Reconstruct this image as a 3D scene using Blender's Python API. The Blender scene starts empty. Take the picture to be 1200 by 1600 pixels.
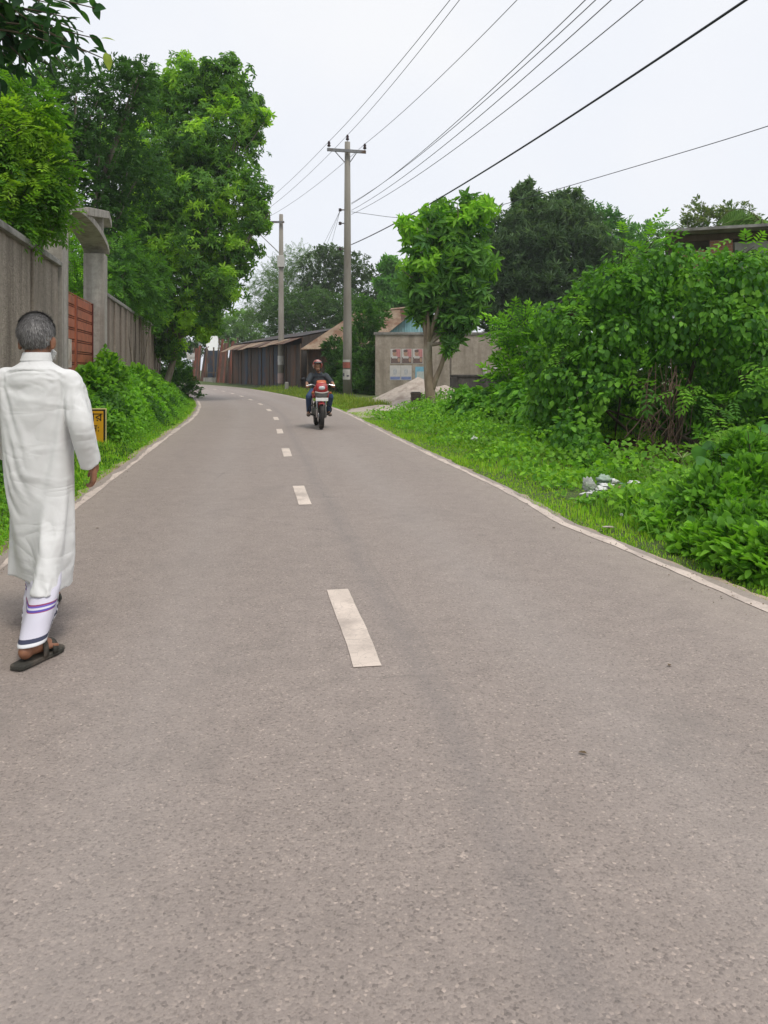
import bpy, bmesh, math, random
import numpy as np
from mathutils import Vector, Matrix, noise

random.seed(7)
R = math.radians
scene = bpy.context.scene
C = scene.collection

# ------------------------------------------------------------------ camera, sky, sun, exposure
EYE = 1.41                                   # camera height over the road, metres
cam = bpy.data.cameras.new('camera')
cam.sensor_fit = 'HORIZONTAL'; cam.sensor_width = 36; cam.lens = 36
cam.shift_y = -225 / 1200
cam.clip_start = 0.05; cam.clip_end = 3000
cam_o = bpy.data.objects.new('camera', cam); C.objects.link(cam_o)
cam_o.location = (0, 0, EYE); cam_o.rotation_euler = (R(90), 0, 0)
scene.camera = cam_o

SUN_EL, SUN_AZ = R(62), R(150)               # high sun behind thin cloud, behind and right of the camera
world = bpy.data.worlds.new('World'); scene.world = world; world.use_nodes = True
wn, wl = world.node_tree.nodes, world.node_tree.links
wn.clear()
sky = wn.new('ShaderNodeTexSky'); sky.sky_type = 'NISHITA'; sky.sun_disc = False
sky.sun_elevation = SUN_EL; sky.sun_rotation = SUN_AZ; sky.dust_density = 3.0
wtc = wn.new('ShaderNodeTexCoord')
wnz = wn.new('ShaderNodeTexNoise'); wnz.inputs['Scale'].default_value = 1.7; wnz.inputs['Detail'].default_value = 4
wl.new(wtc.outputs['Generated'], wnz.inputs['Vector'])
wrp = wn.new('ShaderNodeValToRGB')
wrp.color_ramp.elements[0].position = .3; wrp.color_ramp.elements[0].color = (6.9, 7.3, 8.15, 1)
wrp.color_ramp.elements[1].position = .72; wrp.color_ramp.elements[1].color = (8.1, 8.15, 8.3, 1)
wl.new(wnz.outputs['Fac'], wrp.inputs['Fac'])
wmx = wn.new('ShaderNodeMix'); wmx.data_type = 'RGBA'; wmx.inputs['Factor'].default_value = .93
wl.new(sky.outputs['Color'], wmx.inputs['A']); wl.new(wrp.outputs['Color'], wmx.inputs['B'])
wbg = wn.new('ShaderNodeBackground'); wbg.inputs['Strength'].default_value = .1
wl.new(wmx.outputs['Result'], wbg.inputs['Color'])
wou = wn.new('ShaderNodeOutputWorld'); wl.new(wbg.outputs['Background'], wou.inputs['Surface'])

sl = bpy.data.lights.new('sun', 'SUN'); sl.energy = 1.5; sl.angle = R(15); sl.color = (1, .95, .86)
sun = bpy.data.objects.new('sun', sl); C.objects.link(sun)
sdir = Vector((math.sin(SUN_AZ) * math.cos(SUN_EL), math.cos(SUN_AZ) * math.cos(SUN_EL), math.sin(SUN_EL)))
sun.rotation_euler = sdir.to_track_quat('Z', 'Y').to_euler()
sun.location = (0, 0, 40)

vs = scene.view_settings
vs.view_transform = 'Standard'; vs.look = 'None'; vs.exposure = 0.32; vs.gamma = 1.0; vs.use_curve_mapping = False
scene.render.engine = 'CYCLES'
scene.cycles.max_bounces = 5; scene.cycles.diffuse_bounces = 3; scene.cycles.glossy_bounces = 2
scene.cycles.transmission_bounces = 3; scene.cycles.transparent_max_bounces = 6

# ------------------------------------------------------------------ helpers
def W(x, y, Y):
    """world point seen at photograph pixel (x, y) at depth Y"""
    return np.array([(x - 600) * Y / 1200, Y, EYE + (575 - y) * Y / 1200])

def tag(o, label=None, cat=None, group=None, kind=None):
    if label: o['label'] = label
    if cat: o['category'] = cat
    if group: o['group'] = group
    if kind: o['kind'] = kind
    return o

def thing(name, label, cat, loc=(0, 0, 0), rz=0.0, group=None):
    o = bpy.data.objects.new(name, None); C.objects.link(o)
    o.empty_display_size = .1
    o.location = loc; o.rotation_euler = (0, 0, rz)
    return tag(o, label, cat, group)

def make_mesh(name, V, F, col=None, uv=None, smooth=False):
    V = np.asarray(V, dtype=np.float32)
    me = bpy.data.meshes.new(name)
    if isinstance(F, np.ndarray):
        m, k = F.shape
        me.vertices.add(len(V)); me.vertices.foreach_set('co', V.ravel())
        me.loops.add(m * k); me.loops.foreach_set('vertex_index', F.astype(np.int32).ravel())
        me.polygons.add(m)
        me.polygons.foreach_set('loop_start', np.arange(0, m * k, k, dtype=np.int32))
        me.polygons.foreach_set('loop_total', np.full(m, k, dtype=np.int32))
        me.update(calc_edges=True)
    else:
        me.from_pydata([tuple(map(float, v)) for v in V], [], [tuple(int(i) for i in f) for f in F])
    if col is not None:
        a = me.color_attributes.new('Col', 'FLOAT_COLOR', 'POINT')
        c4 = np.ones((len(V), 4), dtype=np.float32); c4[:, :3] = col
        a.data.foreach_set('color', c4.ravel())
    if uv is not None:
        ul = me.uv_layers.new(name='UV')
        li = np.zeros(len(me.loops), dtype=np.int32); me.loops.foreach_get('vertex_index', li)
        ul.data.foreach_set('uv', np.asarray(uv, dtype=np.float32)[li].ravel())
    if smooth:
        me.polygons.foreach_set('use_smooth', np.ones(len(me.polygons), dtype=bool))
    me.update()
    return me

def obj(name, V, F, mat=None, parent=None, local=False, col=None, uv=None, smooth=False, bevel=0.0):
    """one mesh object. World coordinates unless local; a child's mesh is moved into its parent's (unrotated) frame."""
    V = np.asarray(V, dtype=np.float64)
    loc = (0, 0, 0)
    if parent is not None:
        if not local:
            p = parent; off = np.zeros(3)
            while p is not None:
                off += np.array(p.location); p = p.parent
            V = V - off
    elif not local:
        b = np.array([V[:, 0].mean(), V[:, 1].mean(), V[:, 2].min()])
        V = V - b; loc = tuple(b)
    me = make_mesh(name, V, F, col, uv, smooth)
    if mat: me.materials.append(mat)
    o = bpy.data.objects.new(name, me); C.objects.link(o)
    o.location = loc
    if parent is not None: o.parent = parent
    if bevel:
        m = o.modifiers.new('bevel', 'BEVEL'); m.width = bevel; m.segments = 2; m.limit_method = 'ANGLE'
    return o

def join(*parts):
    Vs, Fs, n = [], [], 0
    for V, F in parts:
        Vs.append(np.asarray(V, dtype=np.float64)); Fs += [tuple(int(i) + n for i in f) for f in F]; n += len(V)
    return np.vstack(Vs), Fs

def xf(part, rz=0.0, t=(0, 0, 0), M=None):
    V, F = part; V = np.asarray(V, dtype=np.float64)
    if M is not None: V = V @ np.array(M)[:3, :3].T
    c, s = math.cos(rz), math.sin(rz)
    V = V @ np.array([[c, s, 0], [-s, c, 0], [0, 0, 1]])
    return V + np.array(t), F

def box(c, s):
    x, y, z = c; a, b, h = s[0] / 2, s[1] / 2, s[2] / 2
    V = [(x + i * a, y + j * b, z + k * h) for i in (-1, 1) for j in (-1, 1) for k in (-1, 1)]
    F = [(0, 1, 3, 2), (4, 6, 7, 5), (0, 4, 5, 1), (2, 3, 7, 6), (0, 2, 6, 4), (1, 5, 7, 3)]
    return np.array(V), F

def hexa(bot, top):
    """solid between two quads (4 points each, same order, counter-clockwise from above)"""
    V = list(bot) + list(top)
    F = [(3, 2, 1, 0), (4, 5, 6, 7)] + [(i, (i + 1) % 4, 4 + (i + 1) % 4, 4 + i) for i in range(4)]
    return np.array(V, dtype=float), F

def prism(poly, z0, z1):
    n = len(poly)
    V = [(p[0], p[1], z0) for p in poly] + [(p[0], p[1], z1) for p in poly]
    F = [tuple(reversed(range(n))), tuple(range(n, 2 * n))] + [(i, (i + 1) % n, n + (i + 1) % n, n + i) for i in range(n)]
    return np.array(V, dtype=float), F

def tube(pts, rad, n=8, cap=True):
    P = np.asarray(pts, dtype=float); k = len(P)
    rad = np.broadcast_to(np.asarray(rad, dtype=float), (k,)) if np.ndim(rad) < 2 else rad
    T = np.gradient(P, axis=0); T /= np.linalg.norm(T, axis=1)[:, None] + 1e-9
    up = np.array([0, 0, 1.0]) if abs(T[0, 2]) < .9 else np.array([1.0, 0, 0])
    V = []; a = np.arange(n) * 2 * math.pi / n
    u = np.cross(up, T[0]); u /= np.linalg.norm(u)
    for i in range(k):
        u = u - T[i] * u.dot(T[i]); u /= np.linalg.norm(u) + 1e-9
        w = np.cross(T[i], u)
        V.append(P[i] + rad[i] * (np.cos(a)[:, None] * u + np.sin(a)[:, None] * w))
    V = np.vstack(V)
    F = [(i * n + j, i * n + (j + 1) % n, (i + 1) * n + (j + 1) % n, (i + 1) * n + j) for i in range(k - 1) for j in range(n)]
    if cap:
        F += [tuple(reversed(range(n))), tuple(range((k - 1) * n, k * n))]
    return V, F

def lathe(prof, n=16, c=(0, 0, 0)):
    V = []; a = np.arange(n) * 2 * math.pi / n
    for r, z in prof:
        V.append(np.stack([c[0] + r * np.cos(a), c[1] + r * np.sin(a), np.full(n, c[2] + z)], 1))
    V = np.vstack(V); k = len(prof)
    F = [(i * n + j, i * n + (j + 1) % n, (i + 1) * n + (j + 1) % n, (i + 1) * n + j) for i in range(k - 1) for j in range(n)]
    F += [tuple(reversed(range(n))), tuple(range((k - 1) * n, k * n))]
    return V, F

def ball(c, r, nu=16, nv=10, M=None):
    r = np.broadcast_to(np.asarray(r, dtype=float), (3,))
    V = [(0, 0, -1)]
    for i in range(1, nv):
        t = math.pi * i / nv
        for j in range(nu):
            a = 2 * math.pi * j / nu
            V.append((math.sin(t) * math.cos(a), math.sin(t) * math.sin(a), -math.cos(t)))
    V.append((0, 0, 1)); V = np.array(V) * r
    if M is not None: V = V @ np.array(M)[:3, :3].T
    V = V + np.array(c)
    F = [(0, 1 + (j + 1) % nu, 1 + j) for j in range(nu)]
    for i in range(nv - 2):
        F += [(1 + i * nu + j, 1 + i * nu + (j + 1) % nu, 1 + (i + 1) * nu + (j + 1) % nu, 1 + (i + 1) * nu + j) for j in range(nu)]
    e = len(V) - 1; b = 1 + (nv - 2) * nu
    F += [(e, b + j, b + (j + 1) % nu) for j in range(nu)]
    return V, F

def limb(a, b, ra, rb, n=12):
    """closed tapered capsule from a to b"""
    a, b = np.array(a, float), np.array(b, float); d = (b - a); L = np.linalg.norm(d); d /= L
    pts = [a - d * ra * .98, a - d * ra * .7, a, a + (b - a) * .5, b, b + d * rb * .7, b + d * rb * .98]
    rr = [ra * .12, ra * .7, ra, (ra + rb) / 2, rb, rb * .7, rb * .12]
    return tube(pts, rr, n)

def fused(name, parts, voxel, mat, parent, smooth_it=4, factor=.5):
    """overlapping closed solids grown into one continuous skin"""
    V, F = join(*parts)
    o = obj(name, V, F, mat, parent, local=True)
    m = o.modifiers.new('remesh', 'REMESH'); m.mode = 'VOXEL'; m.voxel_size = voxel; m.use_smooth_shade = True
    s = o.modifiers.new('smooth', 'SMOOTH'); s.iterations = smooth_it; s.factor = factor
    dg = bpy.context.evaluated_depsgraph_get()
    me = bpy.data.meshes.new_from_object(o.evaluated_get(dg))
    o.modifiers.clear(); old = o.data; o.data = me; me.name = name
    bpy.data.meshes.remove(old)
    me.polygons.foreach_set('use_smooth', np.ones(len(me.polygons), dtype=bool))
    return o

def catmull(P, n=8):
    P = np.asarray(P, float); P = np.vstack([2 * P[0] - P[1], P, 2 * P[-1] - P[-2]]); out = []
    for i in range(1, len(P) - 2):
        for t in np.linspace(0, 1, n, endpoint=False):
            a, b, c, d = P[i - 1], P[i], P[i + 1], P[i + 2]
            out.append(.5 * (2 * b + (c - a) * t + (2 * a - 5 * b + 4 * c - d) * t * t + (3 * b - 3 * c + d - a) * t ** 3))
    out.append(P[-2]); return np.array(out)

def ns(v, s=1.0, o=0.0):
    return noise.noise(Vector((v[0] * s + o, v[1] * s - o * .7, v[2] * s + o * .3)))

# ------------------------------------------------------------------ materials
def new_mat(name):
    m = bpy.data.materials.new(name); m.use_nodes = True
    nt = m.node_tree; nt.nodes.clear()
    out = nt.nodes.new('ShaderNodeOutputMaterial'); bs = nt.nodes.new('ShaderNodeBsdfPrincipled')
    nt.links.new(bs.outputs['BSDF'], out.inputs['Surface'])
    return m, nt, bs, out

def N(nt, t, **kw):
    n = nt.nodes.new(t)
    for k, v in kw.items():
        if k in n.inputs.keys(): n.inputs[k].default_value = v
        else: setattr(n, k, v)
    return n

def ramp(nt, fac, stops, interp='LINEAR'):
    r = nt.nodes.new('ShaderNodeValToRGB'); r.color_ramp.interpolation = interp
    e = r.color_ramp.elements
    while len(e) < len(stops): e.new(.5)
    for i, (p, c) in enumerate(stops):
        e[i].position = p; e[i].color = (*c, 1) if len(c) == 3 else c
    nt.links.new(fac, r.inputs['Fac']); return r.outputs['Color']

def mixc(nt, fac, a, b, mode='MIX'):
    m = nt.nodes.new('ShaderNodeMix'); m.data_type = 'RGBA'; m.blend_type = mode
    for s, k in ((fac, 'Factor'), (a, 'A'), (b, 'B')):
        if isinstance(s, (int, float)): m.inputs[k].default_value = s
        elif isinstance(s, tuple): m.inputs[k].default_value = (*s, 1) if len(s) == 3 else s
        else: nt.links.new(s, m.inputs[k])
    return m.outputs['Result']

def pm(name, base, rough=.8, var=.25, scale=4.0, stretch=(1, 1, 1), dirt=None, dirt_amt=.5, dirt_scale=2.0, bump=.0, bscale=40.0, metal=0.0, spec=.3, bdist=.01):
    """plain material: base colour with grain, an optional second (dirt, rust, stain) colour in patches, fine relief"""
    m, nt, bs, out = new_mat(name)
    tc = N(nt, 'ShaderNodeTexCoord'); mp = N(nt, 'ShaderNodeMapping'); mp.inputs['Scale'].default_value = stretch
    nt.links.new(tc.outputs['Object'], mp.inputs['Vector'])
    nz = N(nt, 'ShaderNodeTexNoise', Scale=scale, Detail=6.0, Roughness=.65); nt.links.new(mp.outputs['Vector'], nz.inputs['Vector'])
    lo = tuple(c * (1 - var) for c in base); hi = tuple(min(1, c * (1 + var)) for c in base)
    col = ramp(nt, nz.outputs['Fac'], [(.3, lo), (.7, hi)])
    if dirt:
        n2 = N(nt, 'ShaderNodeTexNoise', Scale=dirt_scale, Detail=5.0, Roughness=.6); nt.links.new(mp.outputs['Vector'], n2.inputs['Vector'])
        f = ramp(nt, n2.outputs['Fac'], [(.62 - dirt_amt * .3, (0, 0, 0)), (.75 - dirt_amt * .2, (1, 1, 1))])
        col = mixc(nt, f, col, dirt)
    nt.links.new(col, bs.inputs['Base Color'])
    bs.inputs['Roughness'].default_value = rough; bs.inputs['Metallic'].default_value = metal
    bs.inputs['Specular IOR Level'].default_value = spec
    if bump:
        n3 = N(nt, 'ShaderNodeTexNoise', Scale=bscale, Detail=4.0); nt.links.new(tc.outputs['Object'], n3.inputs['Vector'])
        b = N(nt, 'ShaderNodeBump', Strength=bump, Distance=bdist); nt.links.new(n3.outputs['Fac'], b.inputs['Height'])
        nt.links.new(b.outputs['Normal'], bs.inputs['Normal'])
    return m

def leaf_mat(name, trans=.35, rough=.5, spec=.2):
    """leaf colour comes from each leaf's own tint (young or old leaf); light passes through the blade"""
    m, nt, bs, out = new_mat(name)
    at = N(nt, 'ShaderNodeAttribute', attribute_name='Col')
    nt.links.new(at.outputs['Color'], bs.inputs['Base Color'])
    bs.inputs['Roughness'].default_value = rough; bs.inputs['Specular IOR Level'].default_value = spec
    tr = N(nt, 'ShaderNodeBsdfTranslucent')
    tcol = mixc(nt, 1.0, at.outputs['Color'], (1.25, 1.3, .55), 'MULTIPLY'); nt.links.new(tcol, tr.inputs['Color'])
    mx = N(nt, 'ShaderNodeMixShader'); mx.inputs['Fac'].default_value = trans
    nt.links.new(bs.outputs['BSDF'], mx.inputs[1]); nt.links.new(tr.outputs['BSDF'], mx.inputs[2])
    nt.links.new(mx.outputs['Shader'], out.inputs['Surface'])
    return m

M_leaf = leaf_mat('leaf', .42)
M_grass = leaf_mat('grass_blade', .4, .55, .15)
M_bark = pm('bark', (.19, .16, .12), .9, .35, 6, (1, 1, .35), (.30, .28, .23), .5, 3, .5, 25)
M_twig = pm('twig', (.09, .07, .045), .9, .3, 8)
M_drystem = pm('dry_vine_stem', (.15, .10, .07), .9, .4, 10)
M_conc = pm('weathered_concrete', (.30, .29, .26), .9, .2, 3, (1, 1, .3), (.17, .16, .14), .45, 1.6, .3, 60)
M_conc_dark = pm('dark_concrete', (.06, .055, .05), .9, .3, 4, (1, 1, .4), (.11, .10, .09), .4, 3, .3, 40)
# ------------------------------------------------------------------ road line
CL = np.array([(2.6, -14), (1.5, -7), (.45, 0), (-.075, 3.6), (-.30, 4.9), (-.94, 8.68), (-1.64, 12.9), (-2.37, 17.4), (-3.06, 21.7),
               (-3.85, 25.7), (-4.78, 29.8), (-5.95, 34.2), (-7.4, 39.3), (-9.05, 44.5), (-11.1, 50.5), (-13.6, 56.5), (-16.9, 63),
               (-21, 68.6), (-26.5, 73.5), (-34, 78), (-46, 83), (-62, 88)], float)
LINE = catmull(np.c_[CL, np.zeros(len(CL))], 14)[:, :2]
TAN = np.gradient(LINE, axis=0); TAN /= np.linalg.norm(TAN, axis=1)[:, None]
NRM = np.c_[TAN[:, 1], -TAN[:, 0]]                       # to the right of travel
ARC = np.r_[0, np.cumsum(np.linalg.norm(np.diff(LINE, axis=0), axis=1))]
HALF = 2.42

def road_pt(s, u):
    s = np.asarray(s, float)
    p = np.stack([np.interp(s, ARC, LINE[:, 0]), np.interp(s, ARC, LINE[:, 1])], -1)
    n = np.stack([np.interp(s, ARC, NRM[:, 0]), np.interp(s, ARC, NRM[:, 1])], -1)
    return p + n * np.asarray(u, float)[..., None]

def lat(x, y):
    """signed distance of ground points from the road's centre line"""
    x = np.atleast_1d(np.asarray(x, float)); y = np.atleast_1d(np.asarray(y, float)); out = np.zeros(len(x))
    for i in range(0, len(x), 20000):
        dx = x[i:i + 20000, None] - LINE[None, :, 0]; dy = y[i:i + 20000, None] - LINE[None, :, 1]
        k = np.argmin(dx * dx + dy * dy, axis=1); j = np.arange(len(k))
        out[i:i + 20000] = dx[j, k] * NRM[k, 0] + dy[j, k] * NRM[k, 1]
    return out

WA, WB = -2.7, -.217                                      # boundary wall line: x = WA + WB * y
def wall_x(y): return WA + WB * np.asarray(y, float)

def gz(x, y):
    """height of the ground"""
    l = lat(x, y); x = np.atleast_1d(x); y = np.atleast_1d(y)
    a = np.clip((np.abs(l) - 2.45) / 1.6, 0, 1); a = a * a * (3 - 2 * a)
    und = .05 * np.sin(x * 1.7 + y * .6) + .04 * np.sin(y * 1.3 - x * .8)
    left = (l < 0)
    return -.035 + a * np.where(left, .22, .10) + a * und

# ground sheet
def axis(lo, hi, step, far): return np.r_[-np.array(far[::-1], float), np.arange(lo, hi + step / 2, step), np.array(far, float)]
gx = axis(-30, 30, .5, (40, 60, 100, 200, 400)); gy = np.r_[[-400, -200, -100, -40, -20], np.arange(-14, 92, .5), [100, 120, 160, 250, 400]]
GX, GY = np.meshgrid(gx, gy); V = np.c_[GX.ravel(), GY.ravel(), gz(GX.ravel(), GY.ravel())]
nx, ny = len(gx), len(gy); ii, jj = np.meshgrid(np.arange(nx - 1), np.arange(ny - 1)); q = (jj * nx + ii).ravel()
F = np.c_[q, q + 1, q + nx + 1, q + nx]
m, nt, bs, out = new_mat('verge_soil')
tc = N(nt, 'ShaderNodeTexCoord'); n1 = N(nt, 'ShaderNodeTexNoise', Scale=.8, Detail=8.0, Roughness=.7); nt.links.new(tc.outputs['Object'], n1.inputs['Vector'])
n2 = N(nt, 'ShaderNodeTexNoise', Scale=14.0, Detail=4.0); nt.links.new(tc.outputs['Object'], n2.inputs['Vector'])
c1 = ramp(nt, n1.outputs['Fac'], [(.35, (.06, .10, .02)), (.55, (.09, .12, .03)), (.75, (.17, .13, .08))])
c2 = mixc(nt, n2.outputs['Fac'], c1, (.05, .075, .015)); nt.links.new(c2, bs.inputs['Base Color']); bs.inputs['Roughness'].default_value = .95
b = N(nt, 'ShaderNodeBump', Strength=.6, Distance=.03); nt.links.new(n2.outputs['Fac'], b.inputs['Height']); nt.links.new(b.outputs['Normal'], bs.inputs['Normal'])
tag(obj('ground', V, F, m, local=True, smooth=True), 'soil and low green growth on both sides of the road', kind='structure')

# strips that follow the road
EDGE_Y = np.array([-14, 2, 4.5, 5.6, 6.7, 7.4, 8.7, 11, 14, 20, 30]); EDGE_D = np.array([.1, .16, .10, .02, -.07, -.02, .03, .0, -.03, -.07, 0.0])
def du(s): return np.interp(np.interp(s, ARC, LINE[:, 1]), EDGE_Y, EDGE_D)      # the right edge wanders in and out
def strip(s0, s1, u0, u1, z, ds=.25, nu=2, rag0=0.0, rag1=0.0, seed=0):
    s = np.arange(s0, s1 + 1e-6, ds); k = len(s); V = []; UV = []
    t = np.linspace(0, 1, nu)
    def rg(q, amp, o):
        return np.array([amp * (noise.noise(Vector((a * .9, o, 0))) + .7 * noise.noise(Vector((a * 3.1, o, 5))) + .5 * noise.noise(Vector((a * 9, o, 9)))) for a in q]) if amp else np.zeros(k)
    a = u0 + rg(s, rag0, seed + .3); b_ = u1 + rg(s, rag1, seed + 7.7)
    if u0 > 1: a = a + du(s)
    if u1 > 1: b_ = b_ + du(s)
    for j in range(nu):
        u = a + (b_ - a) * t[j]; p = road_pt(s, u); V.append(np.c_[p, np.full(k, z)]); UV.append(np.c_[u, s])
    V = np.stack(V, 1).reshape(-1, 3); UV = np.stack(UV, 1).reshape(-1, 2)
    i, j = np.meshgrid(np.arange(k - 1), np.arange(nu - 1), indexing='ij'); q = (i * nu + j).ravel()
    return V, np.c_[q, q + 1, q + nu + 1, q + nu], UV

S_END = ARC[-1] - .5
m, nt, bs, out = new_mat('asphalt')
uvn = N(nt, 'ShaderNodeUVMap'); sep = N(nt, 'ShaderNodeSeparateXYZ'); nt.links.new(uvn.outputs['UV'], sep.inputs['Vector'])
tc = N(nt, 'ShaderNodeTexCoord')
def math_(op, a, b_=None, c_=None):
    n = N(nt, 'ShaderNodeMath', operation=op)
    for i, v in enumerate((a, b_, c_)):
        if v is None: continue
        if isinstance(v, (int, float)): n.inputs[i].default_value = v
        else: nt.links.new(v, n.inputs[i])
    return n.outputs[0]
vor = N(nt, 'ShaderNodeTexVoronoi', Scale=125.0, Randomness=1.0); nt.links.new(tc.outputs['Object'], vor.inputs['Vector'])
vor2 = N(nt, 'ShaderNodeTexVoronoi', Scale=150.0); nt.links.new(tc.outputs['Object'], vor2.inputs['Vector'])
big = N(nt, 'ShaderNodeTexNoise', Scale=.55, Detail=7.0, Roughness=.65); nt.links.new(tc.outputs['Object'], big.inputs['Vector'])
mid = N(nt, 'ShaderNodeTexNoise', Scale=6.0, Detail=8.0, Roughness=.75); nt.links.new(tc.outputs['Object'], mid.inputs['Vector'])
fine = N(nt, 'ShaderNodeTexNoise', Scale=60.0, Detail=6.0, Roughness=.8); nt.links.new(tc.outputs['Object'], fine.inputs['Vector'])
base = ramp(nt, big.outputs['Fac'], [(.3, (0.279, 0.231, 0.203)), (.7, (0.341, 0.282, 0.248))])
base = mixc(nt, .55, base, ramp(nt, mid.outputs['Fac'], [(.3, (0.239, 0.198, 0.174)), (.7, (0.364, 0.301, 0.265))]))
# stones: each its own tone, some pale, some dark pits
hs = N(nt, 'ShaderNodeSeparateColor'); nt.links.new(vor.outputs['Color'], hs.inputs['Color'])
stone = ramp(nt, hs.outputs[0], [(0, (.55, .55, .55)), (.14, (.88, .88, .88)), (.55, (1, 1, 1)), (.88, (1.06, 1.06, 1.05)), (.97, (1.25, 1.23, 1.2)), (1, (1.7, 1.66, 1.6))])
base = mixc(nt, .8, base, stone, 'MULTIPLY')
pit = ramp(nt, fine.outputs['Fac'], [(.36, (.50, .48, .46)), (.46, (1, 1, 1))])
base = mixc(nt, .75, base, pit, 'MULTIPLY')
# the long joint between the two lanes, rubbed smooth and greyer
wob = N(nt, 'ShaderNodeTexNoise', Scale=.7, Detail=3.0); nt.links.new(tc.outputs['Object'], wob.inputs['Vector'])
u = math_('ADD', sep.outputs['X'], math_('MULTIPLY', math_('SUBTRACT', wob.outputs['Fac'], .5), .16))
d = math_('ABSOLUTE', math_('SUBTRACT', u, .24))
jf = math_('SUBTRACT', 1.0, math_('SMOOTH_MIN', math_('DIVIDE', d, .11), 1.0, .2))
jf = math_('MULTIPLY', math_('MAXIMUM', jf, 0.0), .55)
smooth_c = mixc(nt, .5, (.165, .15, .145), base)
base = mixc(nt, jf, base, smooth_c)
d2 = math_('ABSOLUTE', math_('SUBTRACT', u, .33)); cr = math_('LESS_THAN', d2, math_('MULTIPLY', mid.outputs['Fac'], .022))
base = mixc(nt, math_('MULTIPLY', math_('MULTIPLY', cr, wob.outputs['Fac']), .28), base, (.16, .145, .135))
# polished wheel paths, damp-looking stains and hairline cracks
wp1 = math_('ABSOLUTE', math_('SUBTRACT', math_('ABSOLUTE', sep.outputs['X']), .95)); wpf = math_('MULTIPLY', math_('MAXIMUM', math_('SUBTRACT', 1.0, math_('DIVIDE', wp1, .4)), 0.0), .16)
base = mixc(nt, wpf, base, (.40, .36, .335))
st1 = N(nt, 'ShaderNodeTexNoise', Scale=1.1, Detail=9.0, Roughness=.72, Distortion=.6); nt.links.new(tc.outputs['Object'], st1.inputs['Vector'])
base = mixc(nt, mixc(nt, ramp(nt, st1.outputs['Fac'], [(.54, (0, 0, 0)), (.68, (1, 1, 1))]), (0, 0, 0), (.30, .30, .30)), base, (.17, .15, .135))
oil = N(nt, 'ShaderNodeTexVoronoi', Scale=.9); nt.links.new(tc.outputs['Object'], oil.inputs['Vector'])
base = mixc(nt, ramp(nt, math_('ADD', oil.outputs['Distance'], math_('MULTIPLY', mid.outputs['Fac'], .12)), [(.085, (.35, .35, .35)), (.12, (0, 0, 0))]), base, (.12, .10, .095))
wmap = N(nt, 'ShaderNodeMix', data_type='RGBA'); wmap.inputs['Factor'].default_value = .12; nt.links.new(tc.outputs['Object'], wmap.inputs['A']); nt.links.new(mid.outputs['Color'], wmap.inputs['B'])
ck = N(nt, 'ShaderNodeTexVoronoi', Scale=.55, feature='DISTANCE_TO_EDGE'); nt.links.new(wmap.outputs['Result'], ck.inputs['Vector'])
ckm = ramp(nt, big.outputs['Fac'], [(.5, (0, 0, 0)), (.6, (1, 1, 1))]); ckf = mixc(nt, 1.0, ramp(nt, ck.outputs['Distance'], [(.0, (.5, .5, .5)), (.004, (0, 0, 0))]), ckm, 'MULTIPLY')
base = mixc(nt, ckf, base, (.12, .105, .095))
# dust along both edges
ed = math_('SUBTRACT', math_('ABSOLUTE', sep.outputs['X']), 1.75)
df = math_('MULTIPLY', math_('MAXIMUM', math_('DIVIDE', ed, .65), 0.0), mid.outputs['Fac'])
base = mixc(nt, math_('MINIMUM', math_('MULTIPLY', df, .9), .7), base, (.38, .32, .27))
nt.links.new(base, bs.inputs['Base Color']); bs.inputs['Roughness'].default_value = .68; bs.inputs['Specular IOR Level'].default_value = .5
hgt = math_('ADD', math_('MULTIPLY', vor.outputs['Distance'], -.7), math_('MULTIPLY', fine.outputs['Fac'], 1.0))
b = N(nt, 'ShaderNodeBump', Strength=.55, Distance=.008); nt.links.new(hgt, b.inputs['Height']); nt.links.new(b.outputs['Normal'], bs.inputs['Normal'])
V, F, UV = strip(0, S_END, -HALF, HALF, 0.0, .25, 9, .025, .025, 1)
road = tag(obj('road', V, F, m, local=True, uv=UV), 'narrow grey asphalt road bending away to the left', kind='structure')

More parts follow.
